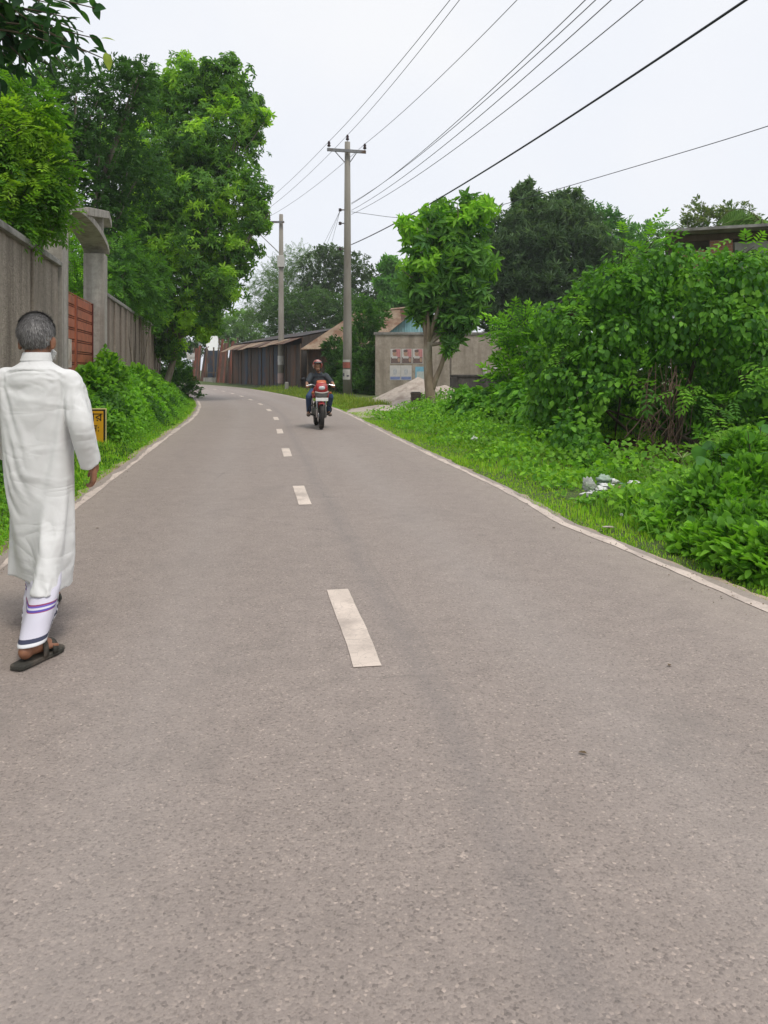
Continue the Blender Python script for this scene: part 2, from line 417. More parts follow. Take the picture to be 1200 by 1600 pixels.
def paint(name, wear, col=(.66, .56, .48)):
    m, nt, bs, out = new_mat(name)
    tc = N(nt, 'ShaderNodeTexCoord'); n1 = N(nt, 'ShaderNodeTexNoise', Scale=38.0, Detail=8.0, Roughness=.8); nt.links.new(tc.outputs['Object'], n1.inputs['Vector'])
    n2 = N(nt, 'ShaderNodeTexNoise', Scale=3.0, Detail=4.0); nt.links.new(tc.outputs['Object'], n2.inputs['Vector'])
    vv = N(nt, 'ShaderNodeTexVoronoi', Scale=16.0, feature='DISTANCE_TO_EDGE'); nt.links.new(tc.outputs['Object'], vv.inputs['Vector'])
    c = ramp(nt, n2.outputs['Fac'], [(.3, tuple(x * .82 for x in col)), (.7, tuple(min(1, x * 1.1) for x in col))])
    f = ramp(nt, n1.outputs['Fac'], [(.5 - wear * .5, (1, 1, 1)), (.58 - wear * .45, (0, 0, 0))])
    c = mixc(nt, f, c, (.27, .225, .20))
    n5 = N(nt, 'ShaderNodeTexNoise', Scale=1.6, Detail=7.0, Roughness=.75); nt.links.new(tc.outputs['Object'], n5.inputs['Vector']); c = mixc(nt, ramp(nt, n5.outputs['Fac'], [(.50, (0, 0, 0)), (.66, (wear * 1.6,) * 3)]), c, (.29, .24, .21))
    f2 = ramp(nt, vv.outputs['Distance'], [(.0, (1, 1, 1)), (.022, (0, 0, 0))]); c = mixc(nt, mixc(nt, n2.outputs['Fac'], (0, 0, 0), f2), c, (.33, .28, .24))
    nt.links.new(c, bs.inputs['Base Color']); bs.inputs['Roughness'].default_value = .8
    b = N(nt, 'ShaderNodeBump', Strength=.3, Distance=.004); nt.links.new(n1.outputs['Fac'], b.inputs['Height']); nt.links.new(b.outputs['Normal'], bs.inputs['Normal'])
    return m
M_dash = paint('worn_dash_paint', .36); M_edge = paint('worn_edge_paint', .46, (.62, .52, .45))
# centre dashes, every one its own piece
def s_at(y): return float(np.interp(y, LINE[:, 1], ARC))
s0 = s_at(3.62); per = (s_at(29.3) - s0) / 6.0
for k in range(-3, 18):
    a = s0 + k * per
    if a < 1 or a + 1.4 > S_END: continue
    V, F, UV = strip(a, a + 1.28, -.068, .068, .004, .02, 2, .004, .004, k * 3 + 40)
    obj('centre_dash', V, F, M_dash, road, local=True, uv=UV)
for sgn in (-1, 1):
    V, F, UV = strip(0, S_END, sgn * 2.265, sgn * 2.34, .004, .12, 2, .02, .06, 11 * sgn + 60)
    obj('edge_line', V, F[:, ::(1 if sgn > 0 else -1)], M_edge, road, local=True, uv=UV)
# pale sandy shoulders
M_sandy = pm('pale_sandy_soil', (.40, .31, .24), .95, .25, 6, dirt=(.20, .15, .10), dirt_amt=.45, dirt_scale=1.4, bump=.6, bscale=45)
for sgn in (-1, 1):
    V, F, UV = strip(0, S_END, sgn * 2.30, sgn * (2.43 if sgn > 0 else 2.54), -.010, .12, 3, .0, .12, 5 * sgn + 20)
    tag(obj('dirt_shoulder', V, F[:, ::(1 if sgn > 0 else -1)], M_sandy, local=True, uv=UV),
        'pale sandy strip along the %s edge of the road' % ('right' if sgn > 0 else 'left'), kind='structure')
# ------------------------------------------------------------------ foliage tools
def leaf6(w=.38, fold=.10, droop=.12, fat=.38):
    V = np.array([(0, 0, 0), (fat, -w / 2, fold * .8), (.74, -w * .36, fold * .5 - droop * .5), (1, 0, -droop), (.74, w * .36, fold * .5 - droop * .5), (fat, w / 2, fold * .8)])
    F = np.array([(0, 1, 2, 3), (0, 3, 4, 5)])
    return V, F
def rotm(ax, a):
    return np.array(Matrix.Rotation(a, 3, ax))
def cat_t(ts):
    Vs, Fs, n = [], [], 0
    for V, F in ts:
        Vs.append(V); Fs.append(F + n); n += len(V)
    return np.vstack(Vs), np.vstack(Fs)
def whorl(k=7, w=.3, lift=(.0, .5), droop=.25, rng=None, size=(.75, 1.1)):
    """leaves set round a shoot tip; the shoot is +X"""
    out = []
    for i in range(k):
        V, F = leaf6(w, .08, droop)
        V = V * rng.uniform(*size)
        V = V @ rotm('Y', -rng.uniform(*lift)).T          # tilt towards +Z
        V = V @ rotm('Z', 0).T
        # swap so that the shoot axis is +X: leaf spreads in the YZ plane
        V = np.c_[V[:, 2], V[:, 0], V[:, 1]]
        V = V @ rotm('X', 2 * math.pi * (i + rng.uniform(-.3, .3)) / k).T
        V[:, 0] += rng.uniform(-.12, .12)
        out.append((V, F))
    return cat_t(out)
def pinnate(pairs=5, w=.34, ll=.34, rng=None, arch=.35, ang=62):
    """a feather leaf of length 1 along +X, arching down"""
    out = []
    for i in range(pairs):
        t = (i + 1) / (pairs + .3)
        for s in (-1, 1):
            V, F = leaf6(w, .08, .18); V = V * ll * (1 - .35 * abs(t - .5)) * rng.uniform(.9, 1.1)
            V = V @ rotm('X', s * rng.uniform(.1, .4)).T @ rotm('Z', s * R(ang - 18 * t) + rng.uniform(-.1, .1)).T
            out.append((V + np.array([t, 0, -arch * t * t]), F))
    V, F = leaf6(w, .08, .2); out.append((V * ll + np.array([1, 0, -arch]) - np.array([.05, 0, 0]), F))
    return cat_t(out)
def unit(v): return v / (np.linalg.norm(v, axis=-1, keepdims=True) + 1e-9)
def frame(X, Z):
    X = unit(X); Y = unit(np.cross(Z, X)); Z = np.cross(X, Y); return X, Y, Z
def scatter(tmpl, pos, X, Z, sc, col, rng):
    """copies of templates at pos with axis X and upper side Z; -> V, F, colours"""
    tm = tmpl if isinstance(tmpl, list) else [tmpl]
    pick = rng.integers(0, len(tm), len(pos)); Vs, Fs, Cs, n = [], [], [], 0
    X, Y, Z = frame(X, Z); sc = np.broadcast_to(sc, (len(pos),))
    for i, (tV, tF) in enumerate(tm):
        k = np.where(pick == i)[0]
        if not len(k): continue
        s = sc[k, None, None]
        V = pos[k, None, :] + s * (tV[None, :, 0, None] * X[k, None, :] + tV[None, :, 1, None] * Y[k, None, :] + tV[None, :, 2, None] * Z[k, None, :])
        Vs.append(V.reshape(-1, 3)); Fs.append((tF[None] + (np.arange(len(k)) * len(tV))[:, None, None]).reshape(-1, tF.shape[1]) + n)
        c = col[k, None, :] * rng.uniform(.82, 1.18, (len(k), len(tV) // 6 if len(tV) % 6 == 0 else 1, 1)).repeat(6 if len(tV) % 6 == 0 else len(tV), axis=1)
        Cs.append(c.reshape(-1, 3)); n += len(k) * len(tV)
    return np.vstack(Vs), np.vstack(Fs), np.vstack(Cs)
def L(x, y, r, Y, ry=None, rz=None):
    p = W(x, y, Y); s = Y / 1200
    return (*p, r * s, (ry if ry else r) * s, (rz if rz else r) * s)
def lobes_pts(lobes, n, rng, shell=.22, bumpy=.22, inner=.2, cut=.72, freq=1.6):
    """points near the skins of overlapping lobes (some inside), with outward normals"""
    Lb = np.array(lobes); A = (Lb[:, 3] * Lb[:, 4] + Lb[:, 3] * Lb[:, 5] + Lb[:, 4] * Lb[:, 5])
    k = rng.choice(len(Lb), n, p=A / A.sum()); d = unit(rng.normal(size=(n, 3)))
    r = 1 - np.abs(rng.normal(0, shell, n)); q = rng.random(n) < inner; r[q] = rng.uniform(.25, .95, q.sum()); r = np.clip(r, .1, 1)
    ph = Lb[k, :3] * 3.1
    bm = np.sin(d[:, 0] * 3 * freq + ph[:, 0]) * np.sin(d[:, 1] * 3.3 * freq + ph[:, 1]) + np.sin(d[:, 2] * 4 * freq + ph[:, 2]) * .6
    r = r * (1 + bumpy * bm * .6)
    P = Lb[k, :3] + d * r[:, None] * Lb[k, 3:]
    nm = unit(d / Lb[k, 3:])
    keep = np.ones(n, bool)
    for j, l in enumerate(Lb):
        e = np.sum(((P - l[:3]) / l[3:]) ** 2, axis=1)
        keep &= ~((e < cut ** 2) & (k != j) & ~q)
    return P[keep], nm[keep]
def sprout(lobes, k, rng, lo=.28, hi=.5, out=1.0):
    """small extra lobes on the skin of the big ones, so that the outline breaks into clumps"""
    if not k: return lobes
    Lb = np.array(lobes); ex = []
    for _ in range(k):
        l = Lb[rng.integers(len(Lb))]; d = unit(rng.normal(size=3)); r = rng.uniform(lo, hi); ex.append((*(l[:3] + d * l[3:] * out), *(l[3:] * r)))
    return list(map(tuple, Lb)) + ex
def palette(n, rng, cols, w=None, gain=1.75, tint=(1.2, 1.04, .78)):
    cols = np.array(cols); i = rng.choice(len(cols), n, p=w); j = rng.choice(len(cols), n, p=w); t = rng.random((n, 1)) * .6
    return (cols[i] * (1 - t) + cols[j] * t) * gain * np.array(tint)
def flush(P, col, rng, n, rad, young, pick=None):
    """patches of young leaves: their own pale yellow green"""
    idx = rng.choice(len(P), n) if pick is None else rng.choice(np.where(pick)[0], n)
    for i in idx:
        d = np.linalg.norm(P - P[i], axis=1); k = d < rad * rng.uniform(.5, 1.2)
        f = rng.uniform(.5, 1, (k.sum(), 1)); col[k] = col[k] * (1 - f) + np.array(young) * f
    return col
def limbs(base, lobes, r0, rng, fork=.4, lean=None, nmax=12, trunk_top=None):
    """trunk from base to the fork and limbs to the lobes"""
    Lb = np.array(lobes); base = np.array(base, float)
    cen = Lb[:, :3].mean(0); top = Lb[:, 2].max()
    fk = np.array(trunk_top) if trunk_top is not None else base + (cen - base) * np.array([.6, .6, 0]) + np.array([0, 0, (cen[2] - base[2]) * fork])
    mid = (base + fk) / 2 + rng.normal(0, .04, 3) * np.array([1, 1, 0]) * np.linalg.norm(fk - base)
    tr = catmull([base - np.array([0, 0, .2]), base + (mid - base) * .3, mid, fk], 5)
    rr = np.interp(np.linspace(0, 1, len(tr)), [0, .12, .5, 1], [r0 * 1.5, r0 * 1.05, r0 * .9, r0 * .72])
    trunk = tube(tr, rr, 12); out = []
    for l in Lb[rng.permutation(len(Lb))[:nmax]]:
        e = l[:3]; m1 = fk + (e - fk) * .5 + np.array([0, 0, -.12 * np.linalg.norm(e - fk)]) + rng.normal(0, .08, 3) * np.linalg.norm(e - fk)
        p = catmull([fk - (fk - mid) * .15, m1, e], 5)
        out.append(tube(p, np.linspace(r0 * .5, r0 * .1, len(p)), 7))
        for _ in range(3):
            e2 = e + rng.normal(0, .55, 3) * l[3:]; p2 = catmull([m1 + (e - m1) * rng.uniform(.2, .8), (m1 + e2) / 2 + (e - m1) * .25, e2], 4)
            out.append(tube(p2, np.linspace(r0 * .22, r0 * .05, len(p2)), 5))
    return trunk, join(*out)

def tree(name, label, base, lobes, n, size, tmpl, cols, w, r0, seed, group=None, up=.5, out_=.8, jit=.5, young=None, nyoung=0, ryoung=.5,
         shell=.22, inner=.2, bumpy=.22, fork=.4, trunk_top=None, bark=None, cat='tree', droopy=0.0, mat=None, nmax=12, topy=False, clumps=0):
    rng = np.random.default_rng(seed)
    root = thing(name, label, cat, tuple(base), group=group)
    tk, lb = limbs(base, lobes, r0, rng, fork, nmax=nmax, trunk_top=trunk_top)
    t = obj('trunk', *tk, bark or M_bark, root, smooth=True); obj('limbs', *lb, bark or M_bark, t, smooth=True)
    P, nm = lobes_pts(sprout(lobes, clumps, rng), n, rng, shell, bumpy, inner)
    X = unit(nm * out_ + np.array([0, 0, up]) + rng.normal(0, jit, P.shape)); Z = unit(np.array([0, 0, 1.0]) + nm * .3 + rng.normal(0, .35, P.shape))
    if droopy: X[:, 2] -= droopy; X = unit(X)
    col = palette(len(P), rng, cols, w)
    if young is not None:
        zz = P[:, 2]; pk = (nm[:, 1] < .3) & (nm[:, 2] > -.2)
        if topy: pk &= zz > np.percentile(zz, 45)
        col = flush(P, col, rng, nyoung, ryoung, young, pk)
    V, F, Cc = scatter(tmpl, P, X, Z, rng.uniform(.75, 1.25, len(P)) * size, col, rng)
    obj('crown', V, F, mat or M_leaf, root, col=Cc)
    return root
rg0 = np.random.default_rng(3)
T_whorl = [whorl(7, .34, (-.35, .35), .3, rg0) for _ in range(5)]
T_whorl_n = [whorl(8, .22, (-.5, .2), .35, rg0) for _ in range(5)]
T_pin = [pinnate(5, .36, .34, rg0, a) for a in (.25, .4, .55)]
T_pin_fine = [pinnate(8, .30, .22, rg0, a, 75) for a in (.2, .4)]
T_single = [leaf6(.5, .1, .15), leaf6(.44, .16, .25), leaf6(.56, .06, .05)]
T_ovate = [leaf6(.72, .10, .10, .34), leaf6(.66, .14, .22, .36), leaf6(.78, .05, .04, .33)]
T_spray = [cat_t([(lambda V, F: ((V * rg0.uniform(.35, .6)) @ rotm('Z', rg0.uniform(-1.3, 1.3)).T @ rotm('X', rg0.uniform(-.6, .6)).T + np.array([rg0.uniform(0, .75), rg0.uniform(-.3, .3), rg0.uniform(-.15, .15)]), F))(*leaf6(.45, .1, .2)) for _ in range(9)]) for _ in range(5)]

G_DARK, G_MID, G_FRESH, G_YOUNG = (.016, .050, .020), (.035, .105, .024), (.075, .20, .026), (.30, .56, .04)

# ------------------------------------------------------------------ trees on the left
tree('broadleaf_tree', 'tall broadleaf tree with bright leaf tufts leaning over the road beyond the gate', (-9.55, 33, .1),
     [L(300, 140, 46, 33), L(352, 146, 46, 33.5), L(385, 190, 30, 32.5), L(255, 165, 48, 34), L(330, 225, 75, 33), L(245, 260, 75, 34), L(388, 300, 36, 32),
      L(325, 325, 80, 32.5), L(402, 345, 24, 31.5), L(225, 365, 70, 33.5), L(372, 392, 34, 32), L(300, 410, 72, 32.5), L(215, 450, 50, 32.5), L(338, 455, 40, 32),
      L(255, 490, 44, 32.5), L(305, 498, 32, 32), L(190, 240, 50, 34), L(270, 330, 80, 34), L(265, 540, 24, 33)],
     15500, .23, T_whorl, [(.034, .098, .028), (.06, .155, .031), (.10, .225, .035)], [.38, .38, .24], .17, 11, up=.35, jit=.5, young=(.40, .68, .05), nyoung=150, ryoung=.48, shell=.24, inner=.25, fork=.35, bumpy=.42, clumps=46)
tree('dark_leafy_tree', 'dark small-leaved tree behind the left wall, above the gate', (-10.4, 25, .1),
     [L(190, 145, 48, 25), L(120, 150, 55, 24), L(150, 225, 70, 25), L(90, 235, 60, 24), L(200, 265, 50, 26), L(125, 310, 60, 25), L(175, 345, 50, 26), L(60, 150, 45, 24),
      L(115, 395, 45, 25), L(60, 330, 60, 24), L(20, 220, 80, 25), L(215, 120, 25, 25), L(195, 430, 34, 24), L(225, 455, 26, 26)],
     9000, .24, T_spray, [(.026, .075, .028), (.044, .118, .036), (.034, .094, .032)], [.35, .35, .3], .2, 12, clumps=26, up=.2, young=(.24, .5, .04), nyoung=12, ryoung=.5, shell=.22, inner=.3, bumpy=.3)
tree('light_green_tree', 'pale green feather-leaved tree spilling over the near left wall', (-6.9, 11.4, .1),
     [L(30, 205, 52, 11), L(62, 265, 44, 11.2), L(15, 300, 55, 11), L(68, 312, 36, 11.4), L(86, 338, 18, 11.6), L(28, 345, 30, 11), L(-50, 250, 85, 11.3), L(45, 160, 30, 11), L(-60, 160, 60, 11.5)],
     3000, .28, T_pin, [(.055, .15, .022), (.038, .11, .02), (.095, .22, .025)], [.45, .3, .25], .11, 13, up=.1, droopy=.25, young=(.3, .5, .04), nyoung=14, ryoung=.3, shell=.2, inner=.3)

# bush inside the gate and creepers on the wall top
def bush(name, label, base, lobes, n, size, tmpl, cols, w, seed, up=.4, young=None, nyoung=0, ryoung=.3, group=None, cat='bush', shell=.25, inner=.25, bumpy=.25, stems=6, droopy=0.0, jit=.5, r0=.018):
    rng = np.random.default_rng(seed); root = thing(name, label, cat, tuple(base), group=group); st = []
    Lb = np.array(lobes)
    for i in range(stems):
        e = Lb[i % len(Lb)]; b0 = np.array(base) + rng.normal(0, .08, 3) * np.array([1, 1, 0]); end = e[:3] + rng.normal(0, .35, 3) * e[3:]
        p = catmull([b0 - np.array([0, 0, .05]), (b0 + end) / 2 + rng.normal(0, .1, 3), end], 4); st.append(tube(p, np.linspace(r0, r0 * .3, len(p)), 5))
    obj('stems', *join(*st), M_twig, root)
    P, nm = lobes_pts(lobes, n, rng, shell, bumpy, inner)
    k = P[:, 2] > gz(P[:, 0], P[:, 1]) - .02; P, nm = P[k], nm[k]
    X = unit(nm + np.array([0, 0, up]) + rng.normal(0, jit, P.shape)); Z = unit(np.array([0, 0, 1.0]) + nm * .5 + rng.normal(0, .4, P.shape))
    if droopy: X[:, 2] -= droopy; X = unit(X)
    col = palette(len(P), rng, cols, w)
    if young is not None: col = flush(P, col, rng, nyoung, ryoung, young)
    V, F, Cc = scatter(tmpl, P, X, Z, rng.uniform(.7, 1.3, len(P)) * size, col, rng)
    obj('foliage', V, F, M_leaf, root, col=Cc)
    return root
bush('garden_shrub', 'bright green shrub seen through the gate opening under the arch', (-8.0, 19.6, .1),
     [L(118, 420, 34, 19.8), L(108, 395, 22, 19.5), L(130, 445, 28, 20), L(115, 470, 36, 20)], 900, .24, T_pin, [G_MID, G_FRESH, (.12, .3, .02)], [.35, .4, .25], 14)
bush('creeping_shrub', 'drooping shrub hanging over the wall just past the gate pillar', (-7.9, 24, .1),
     [L(185, 440, 30, 23), L(210, 455, 34, 24.5), L(190, 400, 34, 24), L(235, 480, 26, 27), L(225, 435, 40, 26)], 1300, .28, T_pin, [G_MID, (.05, .14, .03), G_FRESH], [.45, .35, .2], 15, droopy=.3)

# ------------------------------------------------------------------ overhanging branch, top left: each leaf is its own piece
rng = np.random.default_rng(21)
root = thing('overhanging_tree', 'near tree with big dark leaves reaching in at the top left corner', 'tree', (-5.2, 7.0, 0))
tw = []
tips = [(178, 98), (40, 130), (100, 60), (130, 50), (15, 95), (60, 70), (85, 40), (35, 20), (110, 75), (50, 105), (75, 100), (20, 40), (150, 60), (120, 30), (160, 15), (90, 90), (60, 40), (20, 60), (110, 108), (70, 125), (30, 110), (135, 82), (10, 15), (80, 5), (5, 140), (45, 85)]
nodes = []
for x, y in tips:
    Y = 7 + rng.uniform(-.5, .6); e = W(x, y, Y); s = W(-90 + rng.uniform(-20, 20), 40 + rng.uniform(-60, 30), 7 + rng.uniform(-.3, .3))
    p = catmull([s, (s + e) / 2 + np.array([0, 0, rng.uniform(.05, .18)]), e], 8); tw.append(tube(p, np.linspace(.016, .004, len(p)), 6)); nodes.append(p)
big = catmull([(-5.2, 7.0, -.1), (-5.1, 7.0, 2.5), (-4.6, 7.0, 4.2), W(-95, 10, 7)], 6)
tk = obj('trunk', *tube(big, np.linspace(.12, .03, len(big)), 10), M_bark, root, smooth=True)
obj('branches', *join(*tw), M_twig, tk, smooth=True)
def leaf_mesh(name, col, w=.46, droop=.18):
    """a larger leaf with a midrib fold and a curved tip"""
    xs = np.array([0, .12, .3, .5, .7, .87, 1.0]); hw = np.array([.01, .14, .225, .24, .18, .09, .0]) * w / .46; V = []; F = []
    for i, x in enumerate(xs):
        z = -droop * x * x
        V += [(x, -hw[i], z + hw[i] * .35), (x, 0, z), (x, hw[i], z + hw[i] * .35)]
    for i in range(len(xs) - 1):
        a = i * 3; F += [(a, a + 3, a + 4, a + 1), (a + 1, a + 4, a + 5, a + 2)]
    V = np.array(V); c = np.array(col)[None] * (1 + .12 * np.sin(V[:, 0:1] * 9)); c[np.abs(V[:, 1]) < 1e-6] *= 1.25
    me = make_mesh(name, V, F, col=c, smooth=True); me.materials.append(M_leaf); return me
def put_leaf(me, parent, pos, X, Z, s):
    X, Y, Z = frame(np.array(X, float)[None], np.array(Z, float)[None]); o = bpy.data.objects.new('leaf', me); C.objects.link(o); o.parent = parent
    off = np.array(pos) - np.array(parent.location); Mx = Matrix.Identity(4)
    for i in range(3):
        Mx[i][0], Mx[i][1], Mx[i][2], Mx[i][3] = X[0, i] * s, Y[0, i] * s, Z[0, i] * s, off[i]
    o.matrix_local = Mx; return o
lms = [leaf_mesh('leaf', c, w) for c, w in (((.02, .065, .02), .44), ((.028, .085, .024), .5), ((.045, .12, .028), .42), ((.016, .05, .018), .48))]
lyel = leaf_mesh('leaf', (.28, .36, .06), .5)
for p in nodes:
    k = len(p)
    for i in range(14):
        t = 1 - rng.random() ** 1.3 * .6; q = p[min(int(t * (k - 1)), k - 1)] + rng.normal(0, .03, 3)
        X = unit(p[-1] - p[0]) * .5 + rng.normal(0, .6, 3) + np.array([0, 0, -.35]); put_leaf(lms[rng.integers(4)], root, q, X, np.array([0, 0, 1]) + rng.normal(0, .5, 3), rng.uniform(.12, .2))
put_leaf(lyel, root, W(165, 82, 7), (.25, 0, -1), (.6, -1, .2), .16); put_leaf(lyel, root, W(158, 60, 7), (1, .2, .1), (0, -.5, 1), .12)

M_bark_b = pm('brown_bark', (.24, .185, .13), .9, .3, 6, (1, 1, .35), (.33, .30, .24), .45, 3, .5, 25)
# ------------------------------------------------------------------ trees on the right and behind
tree('roadside_tree', 'slender round-topped tree with forked trunk in front of the postered wall', (1.56, 25, 0),
     [L(655, 365, 32, 25), L(690, 350, 38, 25.2), L(735, 345, 38, 25), L(750, 330, 24, 25.3), L(660, 410, 36, 24.8), L(710, 400, 50, 25), L(745, 410, 30, 25.2), L(665, 455, 36, 24.8),
      L(715, 460, 40, 25), L(740, 470, 24, 25), L(660, 492, 18, 25), L(714, 500, 28, 24.8), L(640, 350, 14, 25), L(706, 532, 15, 24.7)],
     1500, .33, T_whorl, [(.038, .11, .036), (.058, .155, .034), (.085, .21, .036)], [.4, .35, .25], .18, 31, clumps=26, bark=M_bark_b, up=.3, young=(.30, .60, .04), nyoung=34, ryoung=.45, shell=.26, inner=.3, bumpy=.4,
     fork=.5, trunk_top=(1.42, 25, 2.35), nmax=9, droopy=.12, topy=True)
fk_ = bpy.data.objects['roadside_tree']; obj('fork', *tube(catmull([(1.56, 25.0, .7), (1.72, 24.93, 1.15), (1.92, 24.88, 1.7), (2.05, 24.85, 2.5)], 5), np.linspace(.10, .06, 16), 10), M_bark_b, fk_, smooth=True)
tree('mango_tree', 'big dark mango-like tree behind the grey boundary wall', (9.6, 46, 0),
     [L(840, 350, 52, 46), L(890, 345, 44, 47), L(800, 380, 48, 45), L(920, 390, 44, 46), L(860, 420, 66, 46), L(800, 450, 50, 46), L(930, 440, 44, 47), L(870, 480, 50, 46), L(780, 490, 36, 46),
      L(960, 410, 30, 47), L(755, 400, 34, 47), L(820, 310, 22, 46), L(880, 320, 22, 47), L(760, 470, 40, 46), L(990, 470, 50, 47), L(830, 500, 40, 46)],
     8500, .40, T_whorl_n, [(.042, .086, .05), (.062, .118, .066), (.04, .09, .046)], [.4, .35, .25], .32, 32, up=.1, droopy=.3, shell=.22, inner=.25, bumpy=.35, clumps=30)
far_cols = [(.035, .085, .035), (.05, .12, .045), (.03, .07, .03)]
for nm_, lb_, bx, ls, n, sz, tm, cs, sd in (
    ('distant_tree', 'rounded mid green tree right of the mango tree', (14.4, 52, 0), [L(935, 345, 26, 52), L(950, 370, 34, 52), L(915, 350, 26, 52), L(965, 400, 40, 52)], 1100, .5, T_spray, [(.04, .12, .045), (.055, .15, .05)], 41),
    ('distant_tree', 'low pale tree just left of the brick house roof', (21.0, 60, 0), [L(1000, 375, 26, 60), L(1030, 370, 24, 60), L(1015, 395, 40, 60), L(985, 390, 24, 60), L(1050, 400, 30, 60)], 1100, .55, T_spray, [(.06, .15, .055), (.075, .19, .06)], 42),
    ('distant_tree', 'brownish green tree peeping over the brick house roof', (20.4, 48, 0), [L(1090, 340, 22, 48), L(1110, 355, 30, 48), L(1130, 345, 22, 48), L(1078, 358, 16, 48), L(1150, 350, 30, 48), L(1110, 400, 40, 48)], 1200, .42, T_spray, [(.06, .11, .04), (.09, .13, .05), (.05, .10, .035)], 43),
    ('distant_tree', 'feathery pale tree left of the far pole above the shops', (-11.5, 88, 0), [L(420, 450, 30, 88), L(440, 425, 26, 88), L(465, 405, 22, 88), L(405, 475, 28, 88), L(450, 470, 44, 88), L(480, 430, 36, 88), L(420, 505, 32, 88)], 3600, .8, T_pin_fine, [(.055, .115, .045), (.045, .10, .04), (.07, .14, .05)], 44),
    ('distant_tree', 'dense dark tree between the two poles', (-3.2, 84, 0), [L(510, 425, 40, 84), L(545, 430, 36, 84), L(570, 455, 36, 84), L(530, 470, 50, 84), L(580, 490, 40, 84), L(500, 480, 44, 84), L(600, 470, 26, 84), L(560, 500, 40, 84)], 4400, .62, T_spray, [(.035, .075, .035), (.045, .09, .04), (.03, .06, .03)], 45),
    ('distant_tree', 'small bright green tree just left of the roadside tree crown', (.9, 66, 0), [L(610, 415, 15, 66), L(622, 435, 18, 66), L(606, 440, 16, 66), L(630, 460, 26, 66), L(612, 470, 24, 66)], 800, .5, T_whorl, [(.05, .15, .04), (.08, .22, .045)], 46),
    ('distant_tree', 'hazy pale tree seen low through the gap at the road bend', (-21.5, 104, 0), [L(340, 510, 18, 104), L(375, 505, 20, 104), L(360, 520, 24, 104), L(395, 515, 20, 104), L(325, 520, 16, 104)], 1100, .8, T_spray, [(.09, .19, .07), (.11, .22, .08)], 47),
    ('distant_tree', 'dark tree filling the gap behind the shop roofs', (-9.0, 74, 0), [L(440, 490, 36, 74), L(480, 490, 36, 74), L(510, 500, 30, 74), L(540, 490, 30, 74)], 2400, .5, T_spray, [(.035, .085, .032), (.05, .11, .04)], 48),
    ('distant_tree', 'dark tree behind the far bend, under the big left tree', (-27, 84, 0), [L(215, 520, 34, 84), L(250, 510, 40, 84), L(285, 520, 34, 84), L(305, 530, 16, 84), L(270, 560, 30, 84)], 1500, .6, T_spray, [(.03, .08, .03), (.045, .11, .035)], 49)):
    tree(nm_, lb_, bx, ls, n, sz, tm, cs, None, .2, sd, group='trees in the background', nmax=5, shell=.28, inner=.2, up=.25, clumps=10)
# palm at the right edge
rng = np.random.default_rng(51); root = thing('coconut_palm', 'palm with arching fronds at the right edge behind the house', 'palm', (13.6, 27, 0))
pc = W(1190, 348, 27)
obj('trunk', *tube(catmull([(13.6, 27, -.2), (13.5, 27, 2.5), pc], 6), np.linspace(.2, .12, 13), 10), M_bark, root, smooth=True)
for i in range(12):
    a = i * 2.4 + rng.uniform(-.2, .2); el = rng.uniform(-.1, 1.1); d = np.array([math.cos(a) * math.cos(el), math.sin(a) * math.cos(el), math.sin(el)])
    ln = rng.uniform(2.0, 2.6); t = np.linspace(0, 1, 20); P = pc + d * ln * t[:, None] + np.array([0, 0, -1]) * (1.5 * t ** 2.2)[:, None]
    T = np.gradient(P, axis=0); side = unit(np.cross(T, [0, 0, 1.0])); pos, X, Z = [], [], []
    for s in (-1, 1):
        pos.append(P[2:]); X.append(side[2:] * s + unit(T[2:]) * .7 + np.array([0, 0, -.45])); Z.append(np.cross(T[2:], side[2:]) * -1)
    pos, X, Z = map(np.vstack, (pos, X, Z))
    V, F, Cc = scatter([leaf6(.055, .02, .35)], pos, X, Z, np.tile(.55 * np.sin(np.clip(t[2:] * 3.0 + .2, 0, 3)) + .15, 2), palette(len(pos), rng, [(.08, .17, .07), (.12, .23, .10)]), rng)
    sv, sf = tube(P, np.linspace(.03, .006, 20), 5); n0 = len(V)
    quads = np.array([f for f in sf if len(f) == 4]); V = np.vstack([V, sv]); F = np.vstack([F, quads + n0]); Cc = np.vstack([Cc, np.tile((.14, .17, .06), (len(sv), 1))])
    obj('frond', V, F, M_leaf, root, col=Cc)
M_grit, nt_, bs_, _o = new_mat('grit'); at_ = N(nt_, 'ShaderNodeAttribute', attribute_name='Col'); nt_.links.new(at_.outputs['Color'], bs_.inputs['Base Color']); bs_.inputs['Roughness'].default_value = .95
